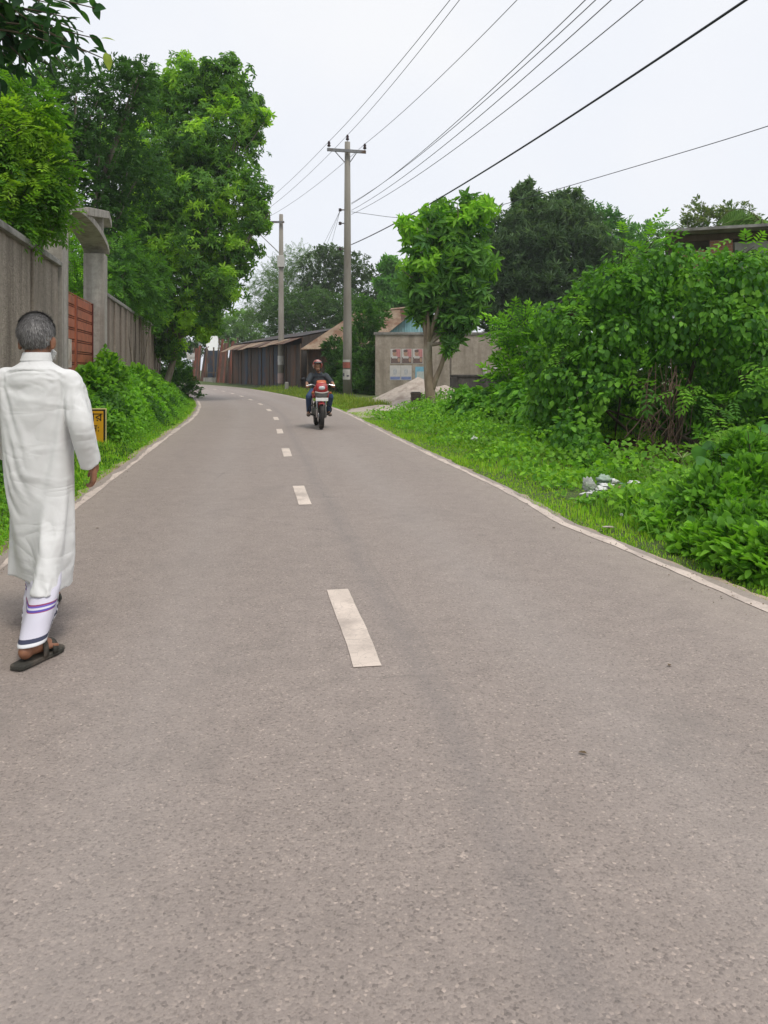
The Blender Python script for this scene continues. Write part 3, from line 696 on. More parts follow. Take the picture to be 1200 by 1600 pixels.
# ------------------------------------------------------------------ right-hand thicket and verges
def vine_mass(name, label, base, lobes, n, size, cols, w, seed, parts=0, big_lm=None, tm=None, young=None, nyoung=0, ryoung=.3, cat='vines', droop=1.0, inner=.25, stems=8, shell=.14, hollow=None, clumps=0):
    """creeper-clad mound: heart-shaped leaves hanging like shingles over a tangle of stems"""
    rng = np.random.default_rng(seed); root = thing(name, label, cat, tuple(base)); Lb = np.array(lobes); st = []
    for i in range(stems):
        e = Lb[rng.integers(len(Lb))]; b0 = np.array(base) + rng.normal(0, .5, 3) * np.array([1, .6, 0]); b0[2] = -.05; end = e[:3] + rng.normal(0, .4, 3) * e[3:]
        p = catmull([b0, (b0 + end) / 2 + rng.normal(0, .15, 3), end], 5); st.append(tube(p, np.linspace(rng.uniform(.02, .05), .008, len(p)), 6))
    obj('stems', *join(*st), M_twig, root)
    P, nm = lobes_pts(sprout(lobes, clumps, rng, .3, .55, .92), n, rng, shell, .26, inner, .8, 2.2)
    k = P[:, 2] > gz(P[:, 0], P[:, 1]) - .02
    if hollow is not None:
        for hx, hy, hz, hr, hry, hrz in hollow: k &= (((P[:, 0] - hx) / hr) ** 2 + ((P[:, 1] - hy) / hry) ** 2 + ((P[:, 2] - hz) / hrz) ** 2 > 1) | (P[:, 1] > 13.7)
    P, nm = P[k], nm[k]
    dn = np.array([0, 0, -1.0]); X = unit(dn * droop - nm * (nm @ dn)[:, None] * .8 * droop + nm * .35 + rng.normal(0, .38, P.shape)); Z = unit(nm + np.array([0, 0, .45]) + rng.normal(0, .35, P.shape))
    col = palette(len(P), rng, cols, w)
    if young is not None: col = flush(P, col, rng, nyoung, ryoung, young, nm[:, 2] > .1)
    sc = rng.uniform(.65, 1.3, len(P)) * size
    if parts:
        vis = np.where((nm @ np.array([0, -1, .25]) > .55))[0]; pk = rng.choice(vis, min(parts, len(vis)), replace=False)
        for i in pk: put_leaf(big_lm[rng.integers(len(big_lm))], root, P[i] + nm[i] * .04, X[i], Z[i], sc[i] * 1.2)
        mk = np.ones(len(P), bool); mk[pk] = False; P, X, Z, sc, col = P[mk], X[mk], Z[mk], sc[mk], col[mk]
    V, F, Cc = scatter(tm or T_ovate, P, X, Z, sc, col, rng)
    o = obj('foliage', V, F, M_leaf, root, col=Cc); o['kind'] = 'stuff'
    return root
VC = [(.032, .10, .024), (.055, .16, .028), (.09, .24, .03)]
vl = [leaf_mesh('leaf', c, .66, .14) for c in ((.03, .10, .024), (.05, .15, .03), (.085, .22, .03), (.04, .12, .028))]
vine_mass('vine_thicket', 'tall creeper-clad thicket with a dark hollow on the right of the road', (4.4, 13.6, 0),
     [L(1000, 445, 62, 12.6), L(940, 475, 55, 13), L(1085, 446, 60, 12.3), L(1165, 446, 58, 12), L(905, 525, 55, 13.2), L(868, 575, 45, 13.6), L(965, 535, 62, 12.6), L(1050, 515, 64, 12.2), L(1150, 520, 72, 12),
      L(890, 610, 48, 12.8), L(935, 610, 50, 12.3), L(1010, 590, 44, 12.4), L(1190, 600, 60, 12), L(855, 640, 36, 13.2), L(905, 670, 36, 12), L(945, 690, 30, 11.7), L(885, 690, 34, 11.6), L(925, 712, 32, 11.0), L(975, 728, 24, 10.6), L(1115, 722, 34, 10.4), L(1240, 480, 80, 12), L(1260, 600, 80, 12),
      L(1010, 500, 80, 14), L(1100, 490, 86, 14), L(930, 560, 80, 14.5), L(1060, 640, 80, 15), L(1150, 650, 80, 15), L(970, 660, 60, 14.5), L(1000, 630, 70, 15), L(1090, 590, 80, 15.2), L(1180, 650, 80, 15.2), L(1030, 690, 60, 14.8), L(1120, 690, 60, 14.8), L(1210, 425, 46, 12.5), L(1125, 424, 34, 12.6), L(1240, 690, 60, 13)],
     60000, .102, VC, [.34, .38, .28], 61, parts=220, big_lm=vl, young=(.2, .42, .04), nyoung=60, ryoung=.3, stems=12, clumps=75, hollow=[(4.5, 11.7, .35, 1.0, 2.4, 1.3), (3.75, 11.5, .3, .5, 1.3, .8)])
# dry brown stems hanging in the hollow
rng = np.random.default_rng(62); st = []
for i in range(34):
    a = W(1045 + rng.normal(0, 20), 590 + rng.normal(0, 16), 11.95 + rng.normal(0, .14)); e = np.array([a[0] + rng.normal(-.1, .22), a[1] + rng.normal(0, .1), rng.uniform(.0, .5)])
    p = catmull([a, a * .6 + e * .4 + rng.normal(0, .11, 3), a * .3 + e * .7 + rng.normal(0, .11, 3), e], 5); st.append(tube(p, rng.uniform(.003, .009), 4))
tag(obj('dry_vine_bundle', *join(*st), M_drystem), 'bundle of dead brown vine stems hanging in the dark hollow', 'dead vines')
# shoots that stick out of the thicket
SHOOT = ['feather-leaved shoot on the thicket left of the dead vine bundle', 'feather-leaved shoot hanging just over the dead vine bundle', 'feather-leaved shoot right of the dead vine bundle', 'feather-leaved shoot at mid height on the right edge of the thicket',
         'feather-leaved shoot on the upper left shoulder of the thicket', 'feather-leaved shoot on the left flank of the thicket below its shoulder', 'lowest feather-leaved shoot in the dark hollow above the foreground bush', 'low feather-leaved shoot at the right edge above the foreground bush',
         'feather-leaved shoot on the thicket top below the brick house', 'feather-leaved shoot on the thicket top at the right edge', 'feather-leaved shoot at the left end of the thicket top', 'lowest feather-leaved shoot on the left flank of the thicket']
for i, (x, y, Y) in enumerate(((1000, 590, 11.6), (1075, 610, 11.4), (1130, 640, 11.2), (1180, 580, 11.2), (960, 430, 12.1), (900, 480, 12.5), (1100, 690, 10.9), (1170, 690, 10.8), (1020, 385, 12.2), (1170, 395, 11.8), (985, 400, 12.3), (880, 560, 12.7))):
    rg = np.random.default_rng(70 + i); c = W(x, y, Y); root = thing('leafy_shoot', SHOOT[i], 'shoot', tuple(c), group='shoots on the thicket')
    P = c + rg.normal(0, .12, (11, 3)); X = rg.normal(0, .6, (11, 3)) + np.array([0, -.5, .1]); V, F, Cc = scatter(T_pin, P, X, np.tile([0, 0, 1.0], (11, 1)) + rg.normal(0, .25, (11, 3)), rg.uniform(.26, .42, 11), palette(11, rg, [(.05, .15, .03), (.10, .25, .03)]), rg)
    obj('leaves', V, F, M_leaf, root, col=Cc)
    b = c + np.array([0, .5, -.15]); obj('stem', *join(*[tube([b, (b + q) / 2 + np.array([0, 0, .05]), q], [.008, .006, .003], 5) for q in P]), M_twig, root)

bush('feather_leaved_shrub', 'bright feather-leaved shrub standing between the grey wall and the thicket', (4.0, 18, 0),
     [L(812, 520, 30, 18), L(835, 560, 36, 18), L(808, 590, 32, 18), L(860, 545, 26, 18), L(850, 600, 36, 18), L(815, 640, 30, 18)], 800, .42, T_pin, [G_MID, G_FRESH, (.14, .34, .03)], [.3, .4, .3], 71, up=.7, jit=.4, stems=9)
vine_mass('creeper_mound', 'low rounded mound of heart-leaved creeper beside the sand heap', (2.6, 18.6, 0),
     [L(735, 642, 36, 19), L(775, 640, 36, 18.6), L(815, 640, 46, 17), L(845, 660, 42, 15.2), L(705, 650, 20, 20), L(790, 660, 34, 17), L(750, 650, 34, 18), L(870, 690, 34, 13.6), L(830, 690, 26, 14.6)],
     9000, .17, [(.045, .14, .026), (.075, .21, .028), (.11, .28, .03)], [.35, .4, .25], 72, parts=60, big_lm=vl[1:], stems=10)
bush('verge_bush', 'dense weedy bush in the right foreground at the road edge', (3.6, 6.6, 0),
     [L(1120, 800, 62, 6.6), L(1185, 790, 70, 6.6), L(1165, 850, 60, 5.9), L(1075, 810, 44, 6.9), L(1235, 850, 70, 5.8), L(1190, 740, 44, 7.2), L(1130, 745, 34, 7.4), L(1040, 800, 28, 7.4), L(1100, 850, 34, 6.3), L(1000, 795, 30, 7.7), L(1160, 715, 34, 7.2), L(1150, 868, 50, 5.5), L(1095, 862, 40, 5.9), L(1200, 885, 60, 5.2), L(1045, 832, 36, 6.6), L(990, 818, 24, 7.3)],
     23000, .080, T_ovate + T_single, [(.04, .12, .024), (.065, .18, .027), (.10, .26, .03)], [.35, .4, .25], 73, up=.35, young=(.22, .48, .04), nyoung=26, ryoung=.16, shell=.16, stems=14, inner=.3, r0=.008)
# broad-leaved climber on top of that bush: each leaf a piece
rng = np.random.default_rng(74); root = thing('broad_leaved_climber', 'climber with large round leaves above the foreground bush', 'climber', (3.75, 7.6, 0))
bl = [leaf_mesh('leaf', c, .86, .16) for c in ((.07, .2, .04), (.05, .15, .032), (.10, .26, .05))]; st = []
for i in range(64):
    c = W(1085 + rng.random() ** .7 * 150, 0, 7.3 + rng.normal(0, .25)); yy = 735 - (c[0] / c[1] * 1200 + 600 - 1085) * .25 + rng.normal(0, 22); c = W(c[0] / c[1] * 1200 + 600, yy, c[1])
    put_leaf(bl[rng.integers(3)], root, c, rng.normal(0, .6, 3) + np.array([-.1, -.5, -.25]), rng.normal(0, .35, 3) + np.array([0, -.35, 1]), rng.uniform(.10, .2))
    b0 = np.array([c[0] + rng.normal(0, .1), c[1] + .15, max(c[2] - .5, 0)]); st.append(tube([b0, (b0 + c) / 2, c], .004, 4))
obj('stems', *join(*st), M_twig, root)

# ------------------------------------------------------------------ weeds on the left bank
def rise(x, y):
    """how high the weeds of the left bank stand"""
    l = -lat(x, y) - 2.62; d = np.clip(l / 1.25, 0, 1); base = np.interp(y, [3, 8, 11, 14, 18, 23, 27, 31, 36], [.25, .5, 1.1, 1.55, 1.5, 1.3, 1.05, .85, 1.1])
    lump = .75 + .25 * np.sin(x * 2.3 + y * 1.1) * np.sin(y * 1.7 - x) + .12 * np.sin(x * 6 + 3 * y)
    return base * d ** .75 * lump
rng = np.random.default_rng(81); n = 52000
y = rng.uniform(4.5, 36, n) ; y = 4.5 + (y - 4.5) ** 1.0; lf = rng.random(n); x0 = np.interp(y, LINE[:, 1], LINE[:, 0]) - 2.55; x1 = wall_x(y) + .05
x = x0 + (x1 - x0) * lf; h = rise(x, y); h = np.where((x > -5.8) & (x < -.36 * y + .25) & (y > 9.6) & (y < 13.7), h * .14, h); fr = 1 - rng.random(n) ** 2.2; z = gz(x, y) + np.maximum(h, .04) * fr
e = .05; gxn = (rise(x + e, y) - h) / e; gyn = (rise(x, y + e) - h) / e; nm = unit(np.c_[-gxn, -gyn, np.ones(n)])
P = np.c_[x, y, z]; X = unit(rng.normal(0, .7, (n, 3)) + np.array([.25, -.35, -.1])); Z = unit(nm + rng.normal(0, .35, (n, 3)))
edge = np.clip(h / .5, .35, 1)
col = palette(n, rng, [(.05, .15, .022), (.08, .215, .025), (.12, .29, .028)], [.35, .4, .25]); col = flush(P, col, rng, 50, .45, (.22, .5, .04)); col = flush(P, col, rng, 26, .5, (.035, .11, .022))
V, F, Cc = scatter(T_ovate + T_single, P, X, Z, rng.uniform(.07, .14, n) * edge, col, rng)
tag(obj('weeds', V, F, M_leaf, local=True, col=Cc), 'thick green weeds on the bank between left wall and road', kind='stuff')
bush('dark_roadside_bush', 'dark bush at the foot of the big left tree by the road bend', (-9.3, 36, 0), [L(280, 600, 26, 36), L(262, 610, 24, 35), L(300, 615, 15, 36), L(285, 580, 14, 37), L(245, 600, 22, 36)], 1500, .20, T_spray, [G_DARK, G_MID, (.05, .14, .03)], [.3, .4, .3], 82)
for i, (x, y, r, Y, sd) in enumerate(((170, 575, 20, 17, 83), (215, 590, 18, 20, 84), (140, 590, 16, 15, 85))):
    c = W(x, y, Y)
    bush('tall_weed', ('broad-leaved weed standing above the bank by the gate pillar', 'broad-leaved weed above the bank midway along the far wall', 'broad-leaved weed above the bank below the orange gate')[i], (c[0], c[1], .2),
         [L(x, y, r, Y), L(x - 12, y + 10, r * .8, Y), L(x + 12, y + 14, r * .8, Y)], 420, .15, T_ovate, [G_MID, G_FRESH, (.12, .28, .03)], [.3, .45, .25], sd, cat='weed', r0=.008)

# ------------------------------------------------------------------ grass
def blades(name, label, x, y, hgt, seed, cols, w=None, wid=.010, lean=.55):
    k_ = ~(np.hypot((x - 4.3) / 1.3, (y - 11.6) / 1.6) < 1); x, y, hgt = x[k_], y[k_], hgt[k_]
    hgt = np.where(np.hypot((x - 2.5) / .55, (y - 8.45) / .5) < 1, hgt * .3, hgt)
    rg = np.random.default_rng(seed); n = len(x); z = gz(x, y) - .01; a = rg.uniform(0, 2 * math.pi, n); D = np.c_[np.cos(a), np.sin(a), np.zeros(n)]; S = np.c_[-np.sin(a), np.cos(a), np.zeros(n)]
    P = np.c_[x, y, z]; ln = rg.uniform(.15, 1, n)[:, None] * lean * hgt[:, None]; w_ = (wid * rg.uniform(.6, 1.3, n))[:, None]
    up = np.array([0, 0, 1.0]); h = hgt[:, None]
    V = np.stack([P - S * w_ * .5, P + S * w_ * .5, P + D * ln * .35 + up * h * .6 + S * w_ * .4, P + D * ln * .35 + up * h * .6 - S * w_ * .4, P + D * ln + up * h * rg.uniform(.75, 1, n)[:, None]], 1).reshape(-1, 3)
    b = np.arange(n) * 5; F = np.vstack([np.c_[b, b + 1, b + 2], np.c_[b, b + 2, b + 3], np.c_[b + 3, b + 2, b + 4]])
    c = palette(n, rg, cols, w); c = c[:, None, :] * np.ones(5)[None, :, None]
    return tag(obj(name, V, F, M_grass, local=True, col=c.reshape(-1, 3)), label, kind='stuff')
GC = [(.10, .24, .022), (.15, .33, .028), (.20, .36, .04), (.24, .32, .07)]
def verge_pts(n, s0, s1, u0, u1, seed, pw=1.0, rag=.12):
    rg = np.random.default_rng(seed); s = s0 + (s1 - s0) * rg.random(n) ** 1.5; t = rg.random(n) ** pw
    edge_n = np.array([noise.noise(Vector((a * .8, seed, 0))) + .6 * noise.noise(Vector((a * 2.7, seed, 3))) for a in s]) * rag
    u = np.sign(u0) * (abs(u0) + np.maximum(edge_n, -.06) + (abs(u1) - abs(u0)) * t); u = u + (du(s) * (1 - t) if u0 > 0 else 0); p = road_pt(s, u); return p[:, 0], p[:, 1], t, u
sA, sB = s_at(2.0), s_at(31)
x, y, t, u = verge_pts(98000, sA, sB, 2.40, 6.5, 91, 1.35); hg = np.clip(.035 + .16 * t + .03 * np.sin(x * 3 + y * 2), .04, .4) * np.random.default_rng(1).uniform(.6, 1.4, len(x))
k = ~((x > -1.2) & (x < 3.0) & (y > 24.5) & (y < 33)); blades('verge_grass', 'short bright grass along the right road edge', x[k], y[k], hg[k], 92, GC, [.3, .35, .25, .1])
x, y, t, u = verge_pts(30000, sA, s_at(36), -2.44, -4.2, 93, 1.6); hg = np.clip(.06 + .22 * t, .04, .4) * np.random.default_rng(2).uniform(.6, 1.4, len(x))
blades('verge_grass', 'short bright grass along the left road edge below the weeds', x, y, hg, 94, GC, [.35, .35, .25, .05])
x, y, t, u = verge_pts(6000, s_at(26), s_at(52), 2.6, 4.3, 95, 1.2); hg = np.clip(.08 + .2 * t, .04, .4) * np.random.default_rng(4).uniform(.6, 1.4, len(x))
blades('far_verge_grass', 'yellowish grass by the poles beyond the motorcycle', x, y, hg, 96, [(.10, .17, .03), (.16, .22, .05), (.08, .15, .025)], wid=.03)
# low creeping ground cover on the right verge
rng = np.random.default_rng(97); x, y, t, u = verge_pts(30000, s_at(5), s_at(27), 2.75, 6.2, 98, .8)
k = ~((y > 23.5) & (x < 1.2)) & ~(np.hypot((x - 2.5) / .5, (y - 8.45) / .45) < 1) & ~(np.hypot((x - 4.3) / 1.3, (y - 11.6) / 1.6) < 1); x, y, t = x[k], y[k], t[k]; n = len(x)
lump = np.clip(.12 + .36 * t + .16 * np.sin(x * 3.1 + y) * np.sin(y * 2.3 - x),   .03, .6); z = gz(x, y) + lump * (1 - rng.random(n) ** 2)
V, F, Cc = scatter(T_ovate, np.c_[x, y, z], rng.normal(0, 1, (n, 3)) + np.array([0, -.4, -.2]), np.array([0, -.1, 1.0]) + rng.normal(0, .35, (n, 3)), rng.uniform(.04, .10, n), flush(np.c_[x, y, z], palette(n, rng, [(.05, .15, .022), (.085, .22, .027), (.13, .3, .03)]), rng, 30, .5, (.16, .33, .035)), rng)
tag(obj('ground_cover', V, F, M_leaf, local=True, col=Cc), 'low leafy ground cover on the right verge under the thicket', kind='stuff')
# longer grass at the foot of the foreground bush and thicket
rg = np.random.default_rng(99); n = 2600; p = np.array([W(rg.uniform(930, 1200), 0, 1)[:2] for _ in range(n)]); Yy = rg.uniform(5.2, 9.4, n); x = p[:, 0] * Yy; y = Yy
k = lat(x, y) > 2.75; x, y = x[k], y[k]; blades('long_grass', 'long arching grass below the foreground bush', x, y, rg.uniform(.12, .34, len(x)), 100, [(.06, .16, .03), (.10, .24, .04), (.14, .28, .06)], wid=.009, lean=1.0)
# crowfoot grass with finger-like seed heads
for i, (px, py, Y) in enumerate(((1032, 738, 8.6), (1066, 716, 8.5), (1050, 752, 8.3), (1080, 745, 8.6), (1012, 752, 8.8))):
    rg = np.random.default_rng(110 + i); c = W(px, py, Y); root = thing('crowfoot_grass', 'tall grass stalk with finger-like seed head before the dark hollow', 'grass stalk', (c[0], c[1], 0), group='seed-head grass stalks')
    obj('stalk', *tube(catmull([(c[0] + .05, c[1], -.02), (c[0] + .03, c[1], c[2] * .5), c], 4), .004, 5), pm('grass_stalk', (.2, .3, .09), .7), root)
    obj('seed_head', *join(*[tube([c, c + .06 * np.array([math.cos(a), math.sin(a) * .5, .6]), c + .13 * np.array([math.cos(a), math.sin(a) * .5, .5])], [.004, .005, .003], 5) for a in np.arange(7) * .9]), pm('seed_head', (.3, .36, .15), .8), root)

# crumbs, pebbles and leaf bits along both road edges
rng = np.random.default_rng(150); n = 1500; s = s_at(1.5) + (s_at(30) - s_at(1.5)) * rng.random(n) ** 1.4; sg = np.where(rng.random(n) < .6, 1, -1); u = sg * (2.46 - np.abs(rng.normal(0, .16, n))); p = road_pt(s, u)
V0, F0 = ball((0, 0, 0), 1.0, 5, 3); V0 = V0 * np.array([1, .8, .5]); sc = rng.uniform(.002, .007, n); a = rng.uniform(0, 6.28, n)
ca, sa = np.cos(a), np.sin(a); Vx = p[:, 0:1] + sc[:, None] * (V0[None, :, 0] * ca[:, None] - V0[None, :, 1] * sa[:, None]); Vy = p[:, 1:2] + sc[:, None] * (V0[None, :, 0] * sa[:, None] + V0[None, :, 1] * ca[:, None]); Vz = .006 + sc[:, None] * (V0[None, :, 2] + .4)
Vp = np.stack([Vx, Vy, Vz], -1).reshape(-1, 3); Fq = [f for f in F0 if len(f) == 4]; Ft = [f for f in F0 if len(f) == 3]; off = (np.arange(n) * len(V0))
Fa = [tuple(int(i) + int(o) for i in f) for o in off for f in F0]
cc = np.array([(.30, .24, .19), (.18, .15, .12), (.40, .34, .28), (.26, .20, .14)])[rng.integers(0, 4, n)].repeat(len(V0), axis=0)
tag(obj('edge_gravel', Vp, Fa, M_grit, local=True, col=cc), 'grit and crumbs of asphalt along the road edges', kind='stuff')

# brown leaf litter on the bare floor of the hollow
rng = np.random.default_rng(160); n = 2600; a = rng.uniform(0, 6.28, n); q = np.sqrt(rng.random(n)); x = 4.3 + 1.45 * q * np.cos(a); y = 11.6 + 1.75 * q * np.sin(a); z = gz(x, y) + rng.uniform(.005, .05, n)
V, F, Cc = scatter(T_single, np.c_[x, y, z], rng.normal(0, 1, (n, 3)) * np.array([1, 1, .25]), np.array([0, 0, 1.0]) + rng.normal(0, .4, (n, 3)), rng.uniform(.05, .11, n), palette(n, rng, [(.09, .06, .035), (.05, .035, .02), (.13, .09, .05), (.04, .07, .02)], [.35, .3, .2, .15], 1.0, (1, 1, 1)), rng)
tag(obj('leaf_litter', V, F, M_leaf, local=True, col=Cc), 'dead brown leaves on the floor of the dark hollow', kind='stuff')
# ------------------------------------------------------------------ left boundary wall, gate and arch
_tl = math.hypot(1, WB); WT = np.array([WB, 1]) / _tl; WN = np.array([1, -WB]) / _tl
def wp(Y, off=0.0):
    p = np.array([WA + WB * Y, Y]) + WN * off; return (float(p[0]), float(p[1]))
def wblock(Y0, Y1, o0, o1, z0, z1):
    a, b, c, d = wp(Y0, o0), wp(Y0, o1), wp(Y1, o1), wp(Y1, o0)
    return hexa([(*a, z0), (*b, z0), (*c, z0), (*d, z0)], [(*a, z1), (*b, z1), (*c, z1), (*d, z1)])
def streaky(name, base, stain, amt=.5, rough_bump=.9, bscale=30, zs=.06, fine=9.0):
    """plaster with rain streaks that run down it"""
    m, nt, bs, out = new_mat(name)
    tc = N(nt, 'ShaderNodeTexCoord'); mp = N(nt, 'ShaderNodeMapping'); mp.inputs['Scale'].default_value = (1, 1, zs); nt.links.new(tc.outputs['Object'], mp.inputs['Vector'])
    n1 = N(nt, 'ShaderNodeTexNoise', Scale=3.2, Detail=7.0, Roughness=.6); nt.links.new(mp.outputs['Vector'], n1.inputs['Vector'])
    n2 = N(nt, 'ShaderNodeTexNoise', Scale=fine, Detail=8.0, Roughness=.75); nt.links.new(tc.outputs['Object'], n2.inputs['Vector'])
    c = ramp(nt, n2.outputs['Fac'], [(.3, tuple(x * .72 for x in base)), (.7, tuple(x * 1.25 for x in base))])
    f = ramp(nt, n1.outputs['Fac'], [(.56 - amt * .25, (0, 0, 0)), (.66, (1, 1, 1))])
    c = mixc(nt, mixc(nt, .8, (0, 0, 0), f), c, stain)
    nt.links.new(c, bs.inputs['Base Color']); bs.inputs['Roughness'].default_value = .92; bs.inputs['Specular IOR Level'].default_value = .2
    n3 = N(nt, 'ShaderNodeTexNoise', Scale=bscale, Detail=6.0, Roughness=.7); nt.links.new(tc.outputs['Object'], n3.inputs['Vector'])
    b = N(nt, 'ShaderNodeBump', Strength=rough_bump, Distance=.045); nt.links.new(n3.outputs['Fac'], b.inputs['Height']); nt.links.new(b.outputs['Normal'], bs.inputs['Normal'])
    return m
M_wall = streaky('rough_cast_plaster', (.34, .295, .245), (.15, .125, .10), .5, 1.0, 18, .10, 12.0)
M_wall_far = streaky('stained_plaster', (.31, .26, .215), (.14, .11, .09), .5, .8, 22, .10, 10.0)
M_post = streaky('grey_cement_render', (.40, .37, .33), (.20, .18, .16), .4, .25, 40, .05)
M_cope = pm('coping_cement', (.25, .24, .22), .9, .25, 5, dirt=(.12, .115, .10), dirt_amt=.5, bump=.3)
def wall_run(label, Y0, Y1, mat, step, ribw):
    root = thing('boundary_wall', label, 'wall', (*wp((Y0 + Y1) / 2), 0), group='left boundary wall')
    obj('wall_body', *wblock(Y0, Y1, -.22, 0, -.1, 3.12), mat, root)
    y = Y0 + .3
    while y + ribw < Y1:
        obj('pilaster', *wblock(y, y + ribw, .002, .045, -.1, 3.12), mat, root, bevel=.012); y += step
    obj('coping', *wblock(Y0, Y1, -.28, .075, 3.123, 3.20), M_cope, root, bevel=.012)
    obj('coping_lip', *wblock(Y0, Y1, -.24, .04, 3.203, 3.24), M_cope, root, bevel=.01)
wall_run('rough streaked plaster wall on the near side of the gate', 3.0, 13.0, M_wall, 2.6, .5)
wall_run('streaked plaster wall running on past the gate towards the bend', 18.38, 37.0, M_wall_far, 1.3, .42)
for lb, Y0, Y1, o0, zt in (('near concrete gate pillar beside the rough wall', 13.03, 13.55, -.62, 4.15), ('far concrete gate pillar carrying the curved arch', 17.9, 18.36, -.40, 4.08)):
    root = thing('gate_pillar', lb, 'pillar', (*wp((Y0 + Y1) / 2), 0), group='gate pillars')
    obj('shaft', *wblock(Y0, Y1, o0, .07, -.1, zt), M_post, root, bevel=.012)
    obj('plinth', *wblock(Y0 - .03, Y1 + .03, o0 - .03, .10, -.1, .35), M_post, root, bevel=.012)
# arch over the gate: curved band, wing slab and short strut
root = thing('gate_arch', 'weathered concrete arch with a flat wing slab over the orange gate', 'arch', (*wp(16), 4.0))
ys = np.linspace(13.56, 18.34, 33); mid_, hw = 15.95, 2.4; zz = 4.09 + .32 * np.sqrt(np.clip(1 - ((ys - mid_) / hw) ** 2, 0, 1)); V = []; F = []
for yv, z in zip(ys, zz):
    for o_, dz in ((-.46, 0), (.12, 0), (.12, .13), (-.46, .13)): V.append((*wp(yv, o_), z + dz))
for i in range(len(ys) - 1):
    a = i * 4; F += [(a + j, a + (j + 1) % 4, a + 4 + (j + 1) % 4, a + 4 + j) for j in range(4)]
F += [(3, 2, 1, 0), (len(V) - 4, len(V) - 3, len(V) - 2, len(V) - 1)]
obj('arch_band', V, F, M_post, root, bevel=.01)
def wslab(Ya, za, Yb, zb, o0, o1, th):
    return hexa([(*wp(Ya, o0), za), (*wp(Ya, o1), za), (*wp(Yb, o1), zb), (*wp(Yb, o0), zb)], [(*wp(Ya, o0), za + th), (*wp(Ya, o1), za + th), (*wp(Yb, o1), zb + th), (*wp(Yb, o0), zb + th)])
obj('wing_slab', *join(wslab(15.2, 4.43, 18.0, 4.92, -.5, .16, .17), wslab(18.0, 4.92, 18.45, 4.78, -.5, .16, .17)), M_post, root, bevel=.01)
obj('strut', *wblock(17.45, 17.6, -.05, .09, 4.42, 4.86), M_post, root)
# sheet-metal gate: two leaves of wide boards with paired slots
M_gate = pm('faded_orange_gate_paint', (.40, .125, .065), .6, .2, 3, dirt=(.26, .10, .06), dirt_amt=.4, dirt_scale=4)
M_gate_dk = pm('dark_red_gate_frame', (.12, .03, .025), .6)
for lf, (Y0, Y1) in enumerate(((13.62, 15.72), (15.76, 17.86))):
    root = thing('metal_gate', ('near leaf of the orange sheet-metal gate', 'far leaf of the orange sheet-metal gate with a pale notice')[lf], 'gate', (*wp((Y0 + Y1) / 2, -.2), .1), group='gate leaves')
    obj('backing', *wblock(Y0 + .01, Y1 - .01, -.235, -.225, .1, 2.86), M_gate_dk, root)
    fr = [wblock(Y0, Y0 + .05, -.222, -.17, .1, 2.9), wblock(Y1 - .05, Y1, -.222, -.17, .1, 2.9)]
    for q_ in fr: obj('stile', *q_, M_gate_dk if lf else M_gate, root)
    z = .13
    while z < 2.75:
        obj('board', *wblock(Y0 + .055, Y1 - .055, -.218, -.195, z, z + .172), M_gate, root); obj('bar', *wblock(Y0 + .055, Y1 - .055, -.218, -.198, z + .193, z + .212), M_gate, root); z += .233
M_paper = pm('sun_bleached_paper', (.52, .46, .40), .9, .15, 6, dirt=(.36, .27, .21), dirt_amt=.5, dirt_scale=5)
tag(obj('gate_notice', *wblock(14.35, 15.3, -.192, -.189, 1.42, 1.98), M_paper), 'faded pale notice pasted on the orange gate', 'notice')

# ------------------------------------------------------------------ yellow sign in the weeds
M_yel = pm('yellow_sign_paint', (.66, .34, .015), .5, .1, 6); M_blk = pm('black_sign_paint', (.02, .016, .012), .5); M_cream = pm('cream_sign_edge', (.55, .47, .22), .6)
root = thing('road_sign', 'small yellow board with black border and Bengali lettering in the left weeds', 'sign', (-5.25, 13.4, .05), R(4))
sx0, sx1, sz0, sz1 = -.40, .40, .0, .655
obj('board', *box((0, 0, (sz0 + sz1) / 2), (sx1 - sx0, .02, sz1 - sz0)), M_cream, root, local=True, bevel=.006)
def plate(x0, x1, z0, z1, y): return np.array([(x0, y, z0), (x1, y, z0), (x1, y, z1), (x0, y, z1)]), [(0, 1, 2, 3)]
obj('border', *plate(sx0 + .018, sx1 - .018, sz0 + .018, sz1 - .018, -.0125), M_blk, root, local=True)
obj('face', *plate(sx0 + .05, sx1 - .05, sz0 + .05, sz1 - .045, -.015), M_yel, root, local=True)
for q_ in (-.3, .3): obj('leg', *box((q_, .03, -.2), (.03, .03, .75)), M_cream, root, local=True)
def lettering(txt, size, x, z, mat, parent, y=-.018, align='RIGHT', name='lettering'):
    cu = bpy.data.curves.new(name, 'FONT'); cu.body = txt; cu.size = size; cu.align_x = align; cu.extrude = .0012
    o = bpy.data.objects.new(name, cu); C.objects.link(o); dg = bpy.context.evaluated_depsgraph_get(); me = bpy.data.meshes.new_from_object(o.evaluated_get(dg)); bpy.data.objects.remove(o)
    me.materials.append(mat); o = bpy.data.objects.new(name, me); C.objects.link(o); o.parent = parent; o.location = (x, y, z); o.rotation_euler = (R(90), 0, 0); return o
lettering('\u09ac\u09be\u099c\u09be\u09b0', .21, .335, .435, M_blk, root)
lettering('\u09a8:', .17, .285, .255, M_blk, root)

